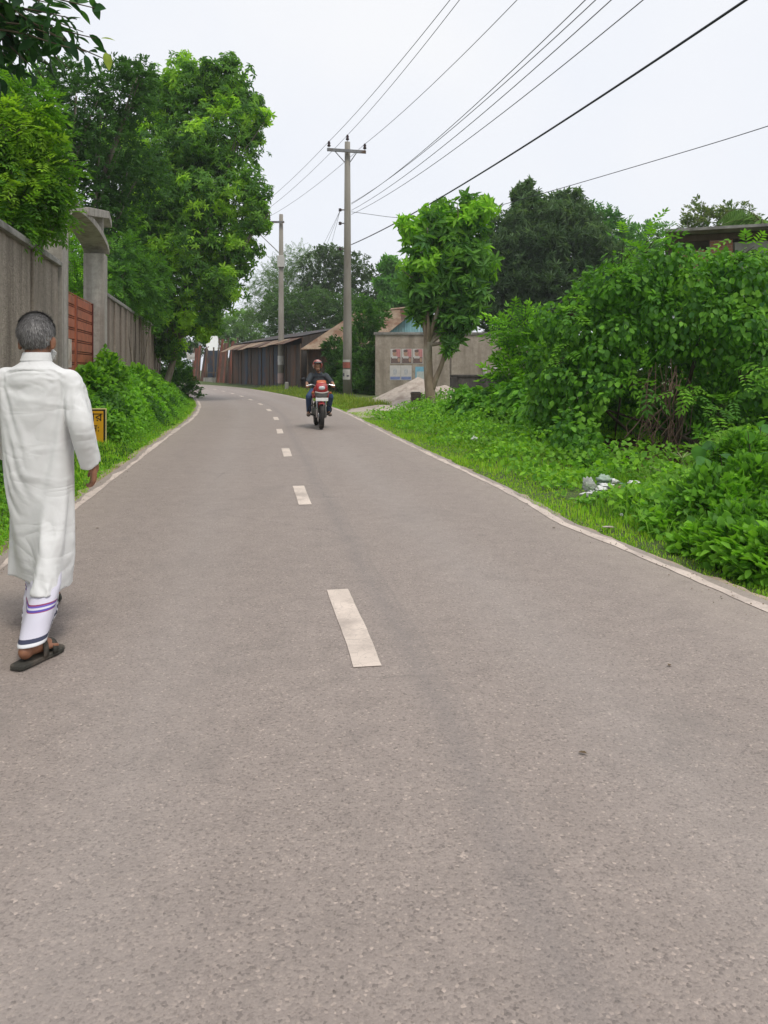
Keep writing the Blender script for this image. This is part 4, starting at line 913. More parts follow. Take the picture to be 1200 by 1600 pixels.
# ------------------------------------------------------------------ poles and wires
M_pole = pm('spun_concrete', (.27, .25, .215), .9, .2, 4, (1, 1, .25), (.19, .17, .14), .45, 2, .3, 50)
M_steel = pm('galvanised_steel', (.22, .22, .22), .5, .3, 8, metal=.6, dirt=(.12, .07, .04), dirt_amt=.4)
M_ins = pm('brown_porcelain', (.045, .025, .025), .25, .2); M_wire = pm('wire', (.12, .12, .13), .6, .1); M_cable = pm('black_cable', (.03, .03, .04), .5, .1)
M_white = pm('white_paint', (.50, .48, .45), .7, .12, 6); M_redp = pm('red_print', (.34, .11, .08), .7, .2, 8); M_greyp = pm('grey_print', (.12, .12, .14), .8)
P1, P2 = np.array([-1.79, 37.6]), np.array([-7.1, 53.0])
def pinins(c): return lathe([(.012, 0), (.012, .10), (.075, .10), (.09, .16), (.05, .2), (.08, .25), (.06, .31), (.035, .36), (.01, .37)], 12, c)
def zAt(y, Y): return EYE + (575 - y) * Y / 1200
root = thing('utility_pole', 'tall concrete utility pole with crossarm in front of the shrubs', 'utility pole', (*P1, 0), group='utility poles')
top1 = zAt(222, 37.6)
obj('shaft', *tube([(*P1, -.3), (*P1, 2.5), (*P1, 6), (*P1, top1)], [.225, .215, .185, .135], 14), M_pole, root, smooth=True)
aL, aR = W(511, 233, 37.35), W(572, 237, 37.35)
obj('crossarm', *hexa([aL + (0, -.05, -.09), aR + (0, -.05, -.09), aR + (0, .05, -.09), aL + (0, .05, -.09)], [aL + (0, -.05, .05), aR + (0, -.05, .05), aR + (0, .05, .05), aL + (0, .05, .05)]), M_steel, root)
for s, ex in ((-1, 523), (1, 559)): obj('brace', *tube([W(ex, 236, 37.4), (P1[0] + s * .13, 37.45, zAt(253, 37.4))], .022, 6), M_steel, root)
insL, insC, insR = W(514, 232, 37.35), np.array([*P1, top1]), W(570, 236, 37.35)
for q in (insL, insC, insR): obj('insulator', *pinins(q), M_ins, root, smooth=True)
for yy, sx in ((328, -1), (349, -1), (389, -1)):
    z = zAt(yy, 37.6); obj('bracket', *box((P1[0] + sx * .24, P1[1], z), (.2, .06, .05)), M_steel, root); obj('insulator', *lathe([(.03, -.08), (.09, -.05), (.05, 0), (.09, .05), (.03, .08)], 10, (P1[0] + sx * .36, P1[1], z)), M_ins, root, smooth=True)
def band(parent, P, r, za, zb, mat, a0=-2.4, a1=-.7, name='poster_band'):
    a = np.linspace(a0, a1, 9); V = [(P[0] + r * math.cos(t), P[1] + r * math.sin(t), z) for z in (za, zb) for t in a]; return obj(name, V, [(i, i + 1, i + 10, i + 9) for i in range(8)], mat, parent)
for ya, yb, mt in ((566, 575, M_redp), (577, 593, M_white), (562, 565.5, M_white)): band(root, P1, .232, zAt(yb, 37.4), zAt(ya, 37.4), mt, -2.9, -.9)
for ya, yb, a0, a1 in ((583, 588, -2.7, -2.2), (586, 588.5, -1.7, -1.2)): band(root, P1, .236, zAt(yb, 37.4), zAt(ya, 37.4), M_greyp, a0, a1)
root = thing('utility_pole', 'shorter concrete pole with a side arm in front of the tin shops', 'utility pole', (*P2, 0), group='utility poles')
top2 = zAt(335, 53)
obj('shaft', *tube([(*P2, -.3), (*P2, 3), (*P2, top2)], [.235, .21, .135], 12), M_pole, root, smooth=True)
arm_l = W(378, 349, 52.8); obj('crossarm', *box(((arm_l[0] + P2[0] + .25) / 2, 52.75, zAt(348, 53)), (P2[0] + .25 - arm_l[0], .1, .13)), M_steel, root)
obj('brace', *tube([W(406, 366, 52.8), W(397, 349, 52.75)], .03, 6), M_steel, root); obj('brace', *tube([W(406, 366, 52.8), (P2[0] - .14, 52.8, zAt(395, 53))], .035, 6), M_steel, root)
ins2 = [W(384, 346, 52.75), W(402, 346, 52.75), W(421, 346, 52.75)]
for q in ins2: obj('insulator', *pinins(q), M_ins, root, smooth=True)
obj('junction_box', *box((P2[0], P2[1] - .1, zAt(409, 53)), (.46, .4, .8)), M_white, root, bevel=.03)
band(root, P2, .235, zAt(570, 53), zAt(556, 53), M_white, -2.9, -.4); band(root, P2, .24, zAt(599, 53), zAt(583, 53), pm('pale_pink_print', (.42, .3, .27), .8), -2.9, -.6)
def wire(label, pts, r=.011, mat=None, grp='overhead wires'):
    tag(obj('wire', *tube(pts, r, 6), mat or M_wire, smooth=True), label, 'wire', grp)
def span(A, B, sag, n=30):
    t = np.linspace(0, 1, n)[:, None]; P = np.array(A) + (np.array(B) - np.array(A)) * t; P[:, 2] -= (4 * sag * t * (1 - t))[:, 0]; return P
def over(A, ex, YB=-9.0, dz=0.0, sag=1.0):
    """wire from A on the near pole to the next pole behind the camera, leaving the view at the top at photograph x = ex"""
    A = np.array(A, float); zB = A[2] + dz; t = np.linspace(0.001, 1, 4000); Yv = A[1] + (YB - A[1]) * t; zv = A[2] + (zB - A[2]) * t - 4 * sag * t * (1 - t)
    k = np.argmax((zv - EYE) / np.maximum(Yv, .01) > 575 / 1200); X = (ex - 600) / 1200 * Yv[k]; Bx = A[0] + (X - A[0]) / t[k]
    return span(A, (Bx, YB, zB), sag, 44)
zi = np.array([0, 0, .34])
wire('topmost left wire overhead, from the left crossarm insulator', over(insL + zi, 703, sag=1.1)); wire('wire overhead from the pole top insulator', over(insC + zi, 718, sag=1.1)); wire('wire overhead from the right crossarm insulator', over(insR + zi, 808, sag=1.2))
lo = np.array([P1[0] + .2, P1[1] - .15, zAt(320, 37.6)])
for ex, dy, lb in ((915, 0, 'leftmost wire of the four-wire bundle right of the tall pole'), (931, .05, 'second wire of the four-wire bundle right of the tall pole'), (955, -.3, 'third wire of the four-wire bundle right of the tall pole'), (1005, -.5, 'lowest wire of the four-wire bundle right of the tall pole')):
    wire(lb, over(lo + np.array([0, 0, dy]), ex, sag=1.2), .010)
wire('thick black cable crossing the sky to the upper right', over(np.array([P1[0] + .2, P1[1] - .15, zAt(383, 37.6)]), 1166, sag=.8), .021, M_cable)
wire('thin cable sagging behind the trees and rising to the right edge', catmull([W(549, 331, 37.5), W(640, 341, 35), W(740, 330, 32), W(845, 303, 29), W(1020, 252, 24.3), W(1200, 197, 20), W(1500, 95, 15)], 8), .012, M_cable)
for (a, b_, lb) in ((insL, ins2[0], 'left wire from the tall pole to the far pole'), (insC, ins2[1], 'middle wire from the tall pole to the far pole'), (insR, ins2[2], 'right wire from the tall pole to the far pole')): wire(lb, span(a + zi, b_ + zi, .25, 16), .010)
a = np.array([P1[0] - .36, P1[1], zAt(329, 37.6)])
for px, py, Y, lb in ((470, 402, 60, 'upper service wire drooping left behind the tall pole'), (486, 400, 60, 'second service wire drooping left behind the tall pole'), (508, 395, 55, 'steep service wire drooping left behind the tall pole')):
    wire(lb, span(a, W(px, py, Y) + np.array([-1.2, 6, -2.2]), .3, 14), .008)
wire('service wire from far pole down to the shop roofs', span((P2[0] + .15, P2[1], zAt(432, 53)), (-3.9, 54.5, 3.9), .5, 14), .009); wire('lower service wire from far pole down to the shop roofs', span((P2[0] + .15, P2[1], zAt(455, 53)), (-4.5, 54.5, 3.6), .6, 14), .009)
tag(obj('marker_post', *tube([(-5.95, 47, -.2), (-5.95, 47, .5), (-5.95, 47, .56)], [.13, .12, .08], 10), M_conc), 'short pale concrete stub at the foot of the far pole', 'post')

# ------------------------------------------------------------------ grey boundary wall with posters, low black wall, sand, stump
M_gwall = streaky('grey_brown_plaster', (.37, .315, .26), (.23, .19, .15), .45, .3, 40, .12, 5.0)
root = thing('grey_wall', 'grey-brown plastered boundary wall with posters behind the roadside tree', 'wall', (3.6, 36.9, 0))
for x0, x1 in ((-.42, 3.18), (3.2, 8.6)): obj('wall_bay', *box(((x0 + x1) / 2, 36.92, 1.45), (x1 - x0, .2, 3.1)), M_gwall, root)
obj('joint_strip', *box((3.19, 36.835, 1.4), (.07, .03, 2.95)), M_gwall, root)
obj('coping', *box((4.1, 36.92, 3.06), (9.2, .32, .13)), M_cope, root, bevel=.015); obj('return_wall', *box((-.32, 38.9, 1.4), (.19, 3.7, 3.0)), M_gwall, root)
M_poster = pm('poster_paper', (.55, .52, .50), .8, .12, 5); M_pink = pm('pink_red_print', (.50, .22, .22), .8, .25, 9); M_dkp = pm('dark_brown_print', (.17, .12, .11), .8, .6, 22); M_skin_p = pm('printed_skin_tone', (.42, .27, .2), .8); M_bluep = pm('blue_print', (.20, .24, .42), .8, .3, 8); M_cyanp = pm('light_blue_print', (.20, .42, .55), .8, .2, 6)
def PX(x): return (x - 600) * 36.8 / 1200
def quad(x0, y0, x1, y1, yy): return plate(PX(x0), PX(x1), zAt(y1, 36.8), zAt(y0, 36.8), yy)
def disc(x, y, rx, ry, yy):
    a = np.arange(14) * 2 * math.pi / 14; s = 36.8 / 1200; return np.c_[PX(x) + rx * s * np.cos(a), np.full(14, yy), zAt(y, 36.8) + ry * s * np.sin(a)], [tuple(range(14))]
for i, x in enumerate((610, 627.3, 644.6)):
    root = thing('portrait_poster', ('left', 'middle', 'right')[i] + ' of three red portrait posters in the upper row on the grey wall', 'poster', (PX(x + 8), 36.815, zAt(568, 36.8)), group='portrait posters')
    obj('sheet', *box((PX(x + 8.2), 36.814, zAt(556.5, 36.8)), (16.2 * .03067, .006, 23 * .03067)), M_poster, root)
    obj('red_panel', *quad(x + 7, 545.5, x + 15.6, 558, 36.808), M_pink, root); obj('dark_panel', *quad(x + .8, 558.2, x + 15.6, 567.4, 36.808), M_dkp, root)
    obj('portrait', *disc(x + 6.5, 552.6, 3.2, 4.6, 36.805), M_skin_p, root); obj('portrait_hair', *disc(x + 6.3, 548.4, 3.4, 2.3, 36.802), M_dkp, root); obj('shoulders', *quad(x + 2.2, 556.4, x + 11, 560, 36.8025), M_poster, root); obj('small_portrait', *disc(x + 13.2, 562.5, 2.0, 3.4, 36.804), M_skin_p, root)
for i, x in enumerate((609.2, 626.4)):
    root = thing('pale_poster', ('left', 'right')[i] + ' of two weathered blue and white posters in the lower row', 'poster', (PX(x + 8), 36.815, zAt(594, 36.8)), group='blue and white posters')
    obj('sheet', *box((PX(x + 8.4), 36.814, zAt(582.5, 36.8)), (16.8 * .03067, .006, 23 * .03067)), M_poster, root); obj('blue_footer', *quad(x + .6, 588.5, x + 16, 593.2, 36.808), M_bluep, root); obj('grey_figure', *disc(x + 8, 581, 3.2, 5, 36.806), pm('pale_grey_print', (.45, .45, .47), .8, .3, 9), root)
root = thing('cyan_poster', 'light blue bordered notice low on the grey wall beside the trunk', 'poster', (PX(658), 36.815, zAt(600, 36.8)))
obj('sheet', *box((PX(658.5), 36.814, zAt(586.5, 36.8)), (19 * .03067, .006, 27 * .03067)), M_cyanp, root); obj('print', *quad(651, 580.5, 667, 600, 36.808), pm('washed_out_print', (.46, .5, .48), .8, .15, 9), root)
for i, pts in enumerate((((751, 573), (757, 570), (759, 566), (761, 586), (755, 586), (754, 577)), ((771, 574), (784, 567), (783, 577), (776, 579)))):
    V = [(PX(a), 36.80 - .04 * (k % 2), zAt(b_, 36.8)) for k, (a, b_) in enumerate(pts)]; tag(obj('torn_paper', V, [tuple(reversed(range(len(V))))], M_poster), ('narrow torn white paper scrap on the grey wall above the black wall', 'curled torn white paper scrap next to the shrub on the grey wall')[i], 'paper')
root = thing('low_black_wall', 'low soot-black concrete wall between sand heap and shrub', 'wall', (4.0, 32, 0)); obj('wall_body', *box((4.15, 32, .5), (2.7, .2, 1.1)), M_conc_dark, root, bevel=.02); obj('cap', *box((4.15, 32, 1.09), (2.8, .3, .09)), M_conc_dark, root, bevel=.015); obj('end_pier', *box((2.9, 31.96, .48), (.28, .32, 1.1)), M_conc_dark, root, bevel=.02)
xs = np.linspace(-2.0, 4.4, 84); ysd = np.linspace(20.8, 33.2, 84); XX, YY = np.meshgrid(xs, ysd); H = np.maximum(0, 1 - np.hypot((XX - 1.35) / 2.35, (YY - 30.2) / 2.7)) ** 1.15 * .95
H = np.maximum(H, np.maximum(0, 1 - np.hypot((XX - 2.4) / 1.7, (YY - 30.4) / 2)) * .75); H += np.maximum(0, 1 - np.hypot((XX + .1) / 1.9, (YY - 25.5) / 5.2)) * .10
H += np.array([.06 * noise.noise(Vector((a * 1.4, b_ * 1.4, 0))) + .03 * noise.noise(Vector((a * 5, b_ * 5, 2))) for a, b_ in zip(XX.ravel(), YY.ravel())]).reshape(XX.shape) * np.clip(H * 4, 0, 1)
V = np.c_[XX.ravel(), YY.ravel(), (gz(XX.ravel(), YY.ravel()).reshape(XX.shape) + H - .03).ravel()]; ii, jj = np.meshgrid(np.arange(83), np.arange(83)); q = (jj * 84 + ii).ravel()
tag(obj('sand_heap', V, np.c_[q, q + 1, q + 85, q + 84], pm('building_sand', (.46, .39, .33), .95, .15, 5, dirt=(.30, .24, .20), dirt_amt=.35, dirt_scale=1.6, bump=.6, bscale=14, bdist=.05), smooth=True), 'heap of pale building sand behind the roadside tree', 'sand heap')
root = thing('brick_stump', 'small square brick stump standing in front of the sand heap', 'stump', (1.1, 26.6, 0)); M_br = pm('dark_old_brick', (.13, .095, .075), .9, .35, 9, dirt=(.2, .17, .14), dirt_amt=.4)
obj('mortar', *box((1.1, 26.6, .27), (.30, .30, .62)), M_conc_dark, root)
for c_ in range(7):
    for k, (dx, dy, sx, sy) in enumerate(((-.085, -.13, .16, .1), (.085, -.13, .16, .1), (-.085, .13, .16, .1), (.085, .13, .16, .1)) if c_ % 2 else ((-.13, -.085, .1, .16), (.13, -.085, .1, .16), (-.13, .085, .1, .16), (.13, .085, .1, .16), (0, -.13, .145, .1))):
        obj('brick', *box((1.1 + dx, 26.6 + dy, .03 + c_ * .083), (sx, sy, .07)), M_br, root)

# ------------------------------------------------------------------ tin shops, sheds and houses
def corr(p0, p1, z0, z1, z0b=None, z1b=None, pitch=.09, amp=.012):
    """corrugated sheet standing between two plan points (ribs upright)"""
    p0, p1 = np.array(p0, float), np.array(p1, float); Ln = np.linalg.norm(p1 - p0); n = max(4, int(Ln / pitch * 4)); t = np.linspace(0, 1, n + 1); d = (p1 - p0) / Ln; nn = np.array([d[1], -d[0]])
    q = p0 + (p1 - p0) * t[:, None] + nn * (amp * np.sin(t * Ln / pitch * 2 * math.pi))[:, None]; zb = z0 + ((z0 if z0b is None else z0b) - z0) * t; zt = z1 + ((z1 if z1b is None else z1b) - z1) * t
    V = np.vstack([np.c_[q, zb], np.c_[q, zt]]); return V, [(i, i + 1, n + 2 + i, n + 1 + i) for i in range(n)]
def slope(a, b, c_, d, pitch=.12, amp=.016):
    """corrugated roof sheet: eave a-b, ridge d-c (ribs run up the slope)"""
    a, b, c_, d = (np.array(v, float) for v in (a, b, c_, d)); n = max(6, int(np.linalg.norm(b - a) / pitch * 4)); t = np.linspace(0, 1, n + 1)[:, None]
    up = unit(np.cross(b - a, d - a)); w = (amp * np.sin(t * np.linalg.norm(b - a) / pitch * 2 * math.pi)) * up; V = np.vstack([a + (b - a) * t + w, d + (c_ - d) * t + w]); return V, [(i, i + 1, n + 2 + i, n + 1 + i) for i in range(n)]
def tin(name, c, rust=(.16, .07, .035), amt=.35, metal=.25): return pm(name, c, .6, .2, 2.5, (1, 1, .4), rust, amt, 1.8, metal=metal)
M_t1, M_t2, M_t3, M_t4 = tin('dull_grey_tin', (.075, .064, .056), (.13, .065, .04), amt=.55), tin('blue_grey_tin', (.055, .07, .095), amt=.3), tin('brown_tin', (.12, .08, .06), amt=.5), tin('rust_red_tin', (.27, .10, .065), (.10, .045, .03), .5)
M_roofr = tin('rusty_roof_tin', (.31, .235, .165), (.20, .11, .065), .6); M_roofd = tin('dark_roof_tin', (.06, .06, .06), amt=.3); M_wood = pm('old_timber', (.12, .085, .06), .9, .3, 5, (1, 1, .2)); M_wt = pm('white_sheet', (.72, .72, .70), .8, .08)
A, B = np.array([-5.35, 49.8]), np.array([-13.3, 67.7]); st_ = unit(B - A); sn = np.array([st_[1], -st_[0]]); LnS = np.linalg.norm(B - A)
root = thing('tin_shop_row', 'row of closed dark tin shops with a sagging awning beyond the far pole', 'shop', (*((A + B) / 2), 0))
ns_ = 18
for i in range(ns_):
    p0, p1 = A + st_ * (LnS * i / ns_ + .01), A + st_ * (LnS * (i + 1) / ns_ - .01); off = sn * (-.03 if i % 3 == 1 else 0)
    obj('wall_sheet', *corr(p0 + off, p1 + off, -.05, 2.95), (M_t1, M_t1, M_t2, M_t1, M_t1, M_t3)[(i * 5 + i // 4) % 6] if i not in (8, 9) else M_t2, root)
for i in range(0, ns_ + 1, 3): q = A + st_ * LnS * i / ns_ - sn * .06; obj('post', *tube([(*q, -.1), (*q, 3.0)], .05, 6), M_wood, root)
for i in range(9):
    p0, p1 = A + st_ * (LnS * i / 9 + .0), A + st_ * (LnS * (i + 1) / 9 + .06); dz = .05 * math.sin(i * 2.1)
    obj('awning_sheet', *slope((*(p0 - sn * 1.15), 2.98 + dz - .015 * i), (*(p1 - sn * 1.15), 2.95 + dz - .015 * i), (*(p1 + sn * .1), 3.42), (*(p0 + sn * .1), 3.42)), M_roofr if i % 3 else M_t3, root)
    obj('roof_sheet', *slope((*(p0 + sn * .0), 3.5), (*(p1 + sn * .0), 3.5), (*(p1 + sn * 3.6), 4.25), (*(p0 + sn * 3.6), 4.25)), M_roofd, root)
obj('end_wall', *corr(A + sn * .02, A + sn * 3.6, -.05, 3.42, -.05, 4.2), M_t1, root); obj('back_wall', *corr(A + sn * 3.6, B + sn * 3.6, -.05, 4.2), M_t1, root); obj('far_end_wall', *corr(B + sn * .02, B + sn * 3.6, -.05, 3.42, -.05, 4.2), M_t1, root)
# house with rusty hip roof behind the tall pole
root = thing('rusty_roof_house', 'low tin house with a rusty hipped roof behind the tall pole', 'house', (-1.8, 47.5, 0))
zE, zR = zAt(546, 45.3), zAt(484, 49.2)
for i in range(7):
    x0, x1 = -4.5 + i * .93, -4.5 + (i + 1) * .93 - .02; obj('wall_sheet', *corr((x0, 45.9 + (.0 if i % 2 else .02)), (x1, 45.9 + (.0 if i % 2 else .02)), -.05, zE + .15), (M_t1, M_t3, M_t1)[i % 3], root)
obj('side_wall', *corr((-4.5, 52.5), (-4.5, 45.92), -.05, zE + .1), M_t1, root); obj('side_wall', *corr((2.0, 45.92), (2.0, 52.5), -.05, zE + .1), M_t1, root); obj('back_wall', *corr((2.0, 52.5), (-4.5, 52.5), -.05, zE + .1), M_t1, root)
ra, rb = np.array([-1.9, 49.2, zR - .25]), np.array([1.6, 49.2, zR + .1]); e0, e1, e2, e3 = np.array([-4.95, 45.3, zE]), np.array([2.4, 45.3, zE + .15]), np.array([2.4, 53.1, zE]), np.array([-4.95, 53.1, zE])
for i in range(6):
    t0, t1 = i / 6, (i + 1) / 6 + .004; obj('roof_sheet', *slope(e0 + (e1 - e0) * t0, e0 + (e1 - e0) * t1, ra + (rb - ra) * t1, ra + (rb - ra) * t0), (M_roofr, M_roofr, M_t3)[i % 3], root)
    obj('roof_sheet', *slope(e2 + (e3 - e2) * t0, e2 + (e3 - e2) * t1, rb + (ra - rb) * t1, rb + (ra - rb) * t0), M_roofr, root)
obj('hip_sheet', *slope(e3, e0, ra, ra), M_roofr, root); obj('hip_sheet', *slope(e1, e2, rb, rb), M_roofr, root); obj('ridge_cap', *tube([ra + (0, 0, .03), rb + (0, 0, .03)], .09, 6), M_roofr, root); obj('corner_post', *tube([(-4.55, 45.85, -.1), (-4.55, 45.85, zE + .1)], .06, 6), M_wood, root)
# pale blue tin gable
root = thing('blue_gable_house', 'pale blue tin gable rising behind the grey wall beside the rusty roof', 'house', (1.6, 44, 0)); M_blue = tin('pale_blue_tin', (.26, .45, .48), (.24, .32, .30), amt=.3, metal=0)
xL, xR, zl, zr_, Yg = .35, 3.6, zAt(518, 43), zAt(482, 43), 43.0; xm = (xL + xR) / 2
for i in range(4):
    xa, xb = xL + (xR - xL) * i / 4, xL + (xR - xL) * (i + 1) / 4 - .01; f = lambda v: zl + (zr_ - zl) * (1 - abs(v - xm) / (xm - xL)); obj('gable_sheet', *corr((xa, Yg), (xb, Yg), -.05, f(xa), -.05, f(xb)), M_blue, root)
obj('side_wall', *corr((xL, 48), (xL, Yg), -.05, zl), M_blue, root); obj('side_wall', *corr((xR, Yg), (xR, 48), -.05, zl), M_blue, root)
obj('roof_sheet', *slope((xL - .3, 48.2, zl - .22), (xL - .3, Yg - .3, zl - .22), (xm, Yg - .3, zr_ + .05), (xm, 48.2, zr_ + .05)), M_roofr, root); obj('roof_sheet', *slope((xR + .3, Yg - .3, zl - .22), (xR + .3, 48.2, zl - .22), (xm, 48.2, zr_ + .05), (xm, Yg - .3, zr_ + .05)), M_roofr, root)
# leaning rust-red tin fences at the far bend
rg = np.random.default_rng(131)
for gi, (xa, xb, ya, yt, Y, nn_, lb) in enumerate(((299, 321, 597, 545, 77, 5, 'rust-red tin fence left of the white sheet at the far bend'), (338, 366, 599, 532, 70, 6, 'leaning rust-brown tin fence right of the white sheet at the far bend'))):
    pa, pb = W(xa, 575, Y), W(xb, 575, Y - 1.5); root = thing('tin_fence', lb, 'fence', (*((pa + pb) / 2)[:2], 0), group='tin fences at the bend')
    for i in range(nn_):
        a_ = pa + (pb - pa) * i / nn_; b_ = pa + (pb - pa) * ((i + .96) / nn_); lean = rg.uniform(.1, .5); V, F = corr(a_[:2], b_[:2], -.05, zAt(yt, Y) + rg.uniform(-.3, .3)); V[len(V) // 2:, 0] += lean; V[len(V) // 2:, 1] += .2; obj('tin_sheet', V, F, (M_t4, M_t3, M_t4, M_t1)[i % 4], root)
    for i in range(3): q = pa + (pb - pa) * i / 2; obj('post', *tube([(q[0], q[1] - .12, -.1), (q[0] + .3, q[1], zAt(yt, Y) + .2)], .07, 6), M_wood, root)
V = [W(323, 526, 76), W(340, 525, 76), W(341, 532, 75.8), W(339, 551, 75.2), W(327, 550, 75.2), W(322, 540, 75.6)]; tag(obj('white_sheet', np.vstack([V, np.array(V) + (0, .06, .02)]), [(5, 4, 3, 2, 1, 0), (6, 7, 8, 9, 10, 11)] + [(i, (i + 1) % 6, 6 + (i + 1) % 6, 6 + i) for i in range(6)], M_wt), 'white tarpaulin sheet hung high at the far bend', 'tarpaulin')
V = [W(291, 550, 74), W(297, 555, 73.6), W(304, 551, 74), W(304, 563, 73), W(292, 561, 73)]; tag(obj('grey_sheet', np.vstack([V, np.array(V) + (0, .08, .02)]), [(4, 3, 2, 1, 0), (5, 6, 7, 8, 9)] + [(i, (i + 1) % 5, 5 + (i + 1) % 5, 5 + i) for i in range(5)], M_conc), 'torn grey sheet hanging beside the left tin fence', 'tarpaulin')
root = thing('market_stall', 'empty timber stall frame with a plank counter under the white sheet', 'stall', (-16.9, 73, 0)); sx = W(320, 0, 73)[0]; sx2 = W(345, 0, 73)[0]
obj('plinth', *box(((sx + sx2) / 2, 73, .25), (sx2 - sx, 1.2, .5)), M_conc, root)
for q in (sx + .1, (sx + sx2) / 2, sx2 - .1): obj('post', *box((q, 73.4, 1.7), (.12, .12, 3.4)), M_wood, root)
for k in range(3): obj('plank', *box(((sx + sx2) / 2, 72.7 + .22 * k, .98), (sx2 - sx, .18, .05)), M_wood, root)
obj('back_cloth', *box(((sx + sx2) / 2, 74.2, 1.6), (sx2 - sx, .04, 3.0)), M_t2, root)
# flat-roofed brick house over the thicket
M_brick = new_mat('red_brick'); m, nt, bs, out = M_brick; M_brick = m; tc = N(nt, 'ShaderNodeTexCoord'); mp = N(nt, 'ShaderNodeMapping'); mp.inputs['Rotation'].default_value = (R(90), 0, 0); nt.links.new(tc.outputs['Object'], mp.inputs['Vector'])
bk = N(nt, 'ShaderNodeTexBrick', Scale=1.0); bk.inputs['Brick Width'].default_value = .25; bk.inputs['Row Height'].default_value = .085; bk.inputs['Mortar Size'].default_value = .008; bk.inputs['Color1'].default_value = (.30, .10, .06, 1); bk.inputs['Color2'].default_value = (.36, .15, .09, 1); bk.inputs['Mortar'].default_value = (.3, .26, .22, 1); nt.links.new(mp.outputs['Vector'], bk.inputs['Vector']); nt.links.new(bk.outputs['Color'], bs.inputs['Base Color']); bs.inputs['Roughness'].default_value = .9
root = thing('brick_house', 'brick house with a thin flat roof behind the creeper thicket', 'house', (9.05, 24.7, 0), R(-20))
obj('brick_wall', *box((.85, .9, 2.6), (1.0, .25, 5.3)), M_brick, root, local=True); obj('brick_wall', *box((1.7, .9, 2.75), (.68, .25, 5.6)), M_brick, root, local=True); obj('plaster_wall', *box((4.4, .9, 2.7), (4.66, .24, 5.5)), M_conc, root, local=True)
obj('side_wall', *box((.47, 3.5, 2.6), (.24, 4.9, 5.3)), M_brick, root, local=True); obj('back_wall', *box((3.5, 6.0, 2.7), (6.3, .24, 5.5)), M_conc, root, local=True)
obj('roof_slab', *box((3.6, 3.2, 5.83), (7.2, 6.4, .09)), M_cope, root, local=True); obj('roof_beam', *box((3.5, .9, 5.67), (6.4, .2, .2)), M_wood, root, local=True)
for q in (.5, 2.3, 6.4): obj('roof_post', *box((q, 1.15, 2.8), (.16, .16, 5.7)), M_conc_dark, root, local=True)
# shrubs between the tall pole and the grey wall
bush('roadside_shrub', 'tall leafy shrub between the tall pole and the grey wall', (-.9, 40, 0), [L(565, 540, 30, 40), L(575, 500, 22, 40), L(560, 580, 30, 39.5), L(580, 570, 24, 39.5), L(550, 600, 22, 39), L(568, 475, 10, 40), L(572, 605, 22, 38.6), L(590, 490, 16, 41)], 2200, .30, T_spray, [(.04, .11, .035), (.06, .15, .04), (.03, .085, .028)], [.4, .3, .3], 132, up=.5)
bush('roadside_shrub', 'darker shrub left of the tall pole against the rusty house', (-2.7, 42, 0), [L(530, 570, 20, 42), L(525, 595, 18, 41.6), L(520, 545, 14, 42.4)], 700, .28, T_spray, [G_DARK, (.035, .09, .03)], None, 133, up=.5)
# ------------------------------------------------------------------ walking man in a long white shirt
def cloth_mat(name, base, bumpy=.25, crease=.12):
    m, nt, bs, out = new_mat(name); tc = N(nt, 'ShaderNodeTexCoord'); n1 = N(nt, 'ShaderNodeTexNoise', Scale=9.0, Detail=5.0); nt.links.new(tc.outputs['Object'], n1.inputs['Vector'])
    c = ramp(nt, n1.outputs['Fac'], [(.3, tuple(x * .94 for x in base)), (.7, tuple(min(1, x * 1.04) for x in base))]); nt.links.new(c, bs.inputs['Base Color']); bs.inputs['Roughness'].default_value = .9; bs.inputs['Specular IOR Level'].default_value = .15
    w = N(nt, 'ShaderNodeTexNoise', Scale=26.0, Detail=5.0, Roughness=.6); nt.links.new(tc.outputs['Object'], w.inputs['Vector'])
    b = N(nt, 'ShaderNodeBump', Strength=bumpy, Distance=.012); nt.links.new(w.outputs['Fac'], b.inputs['Height']); nt.links.new(b.outputs['Normal'], bs.inputs['Normal'])
    mp = N(nt, 'ShaderNodeMapping'); mp.inputs['Rotation'].default_value = (0, R(32), 0); mp.inputs['Scale'].default_value = (1, 1, 1.9); nt.links.new(tc.outputs['Object'], mp.inputs['Vector'])
    cz_ = N(nt, 'ShaderNodeTexNoise', Scale=3.4, Detail=2.5, Roughness=.4, Distortion=.7); nt.links.new(mp.outputs['Vector'], cz_.inputs['Vector'])
    a1 = N(nt, 'ShaderNodeMath', operation='SUBTRACT'); nt.links.new(cz_.outputs['Fac'], a1.inputs[0]); a1.inputs[1].default_value = .5; a2 = N(nt, 'ShaderNodeMath', operation='ABSOLUTE'); nt.links.new(a1.outputs[0], a2.inputs[0])
    b2 = N(nt, 'ShaderNodeBump', Strength=crease, Distance=.10); nt.links.new(a2.outputs[0], b2.inputs['Height']); nt.links.new(b.outputs['Normal'], b2.inputs['Normal']); nt.links.new(b2.outputs['Normal'], bs.inputs['Normal'])
    tr = N(nt, 'ShaderNodeBsdfTranslucent'); nt.links.new(c, tr.inputs['Color']); mx = N(nt, 'ShaderNodeMixShader'); mx.inputs['Fac'].default_value = .18
    nt.links.new(bs.outputs['BSDF'], mx.inputs[1]); nt.links.new(tr.outputs['BSDF'], mx.inputs[2]); nt.links.new(mx.outputs['Shader'], out.inputs['Surface']); return m
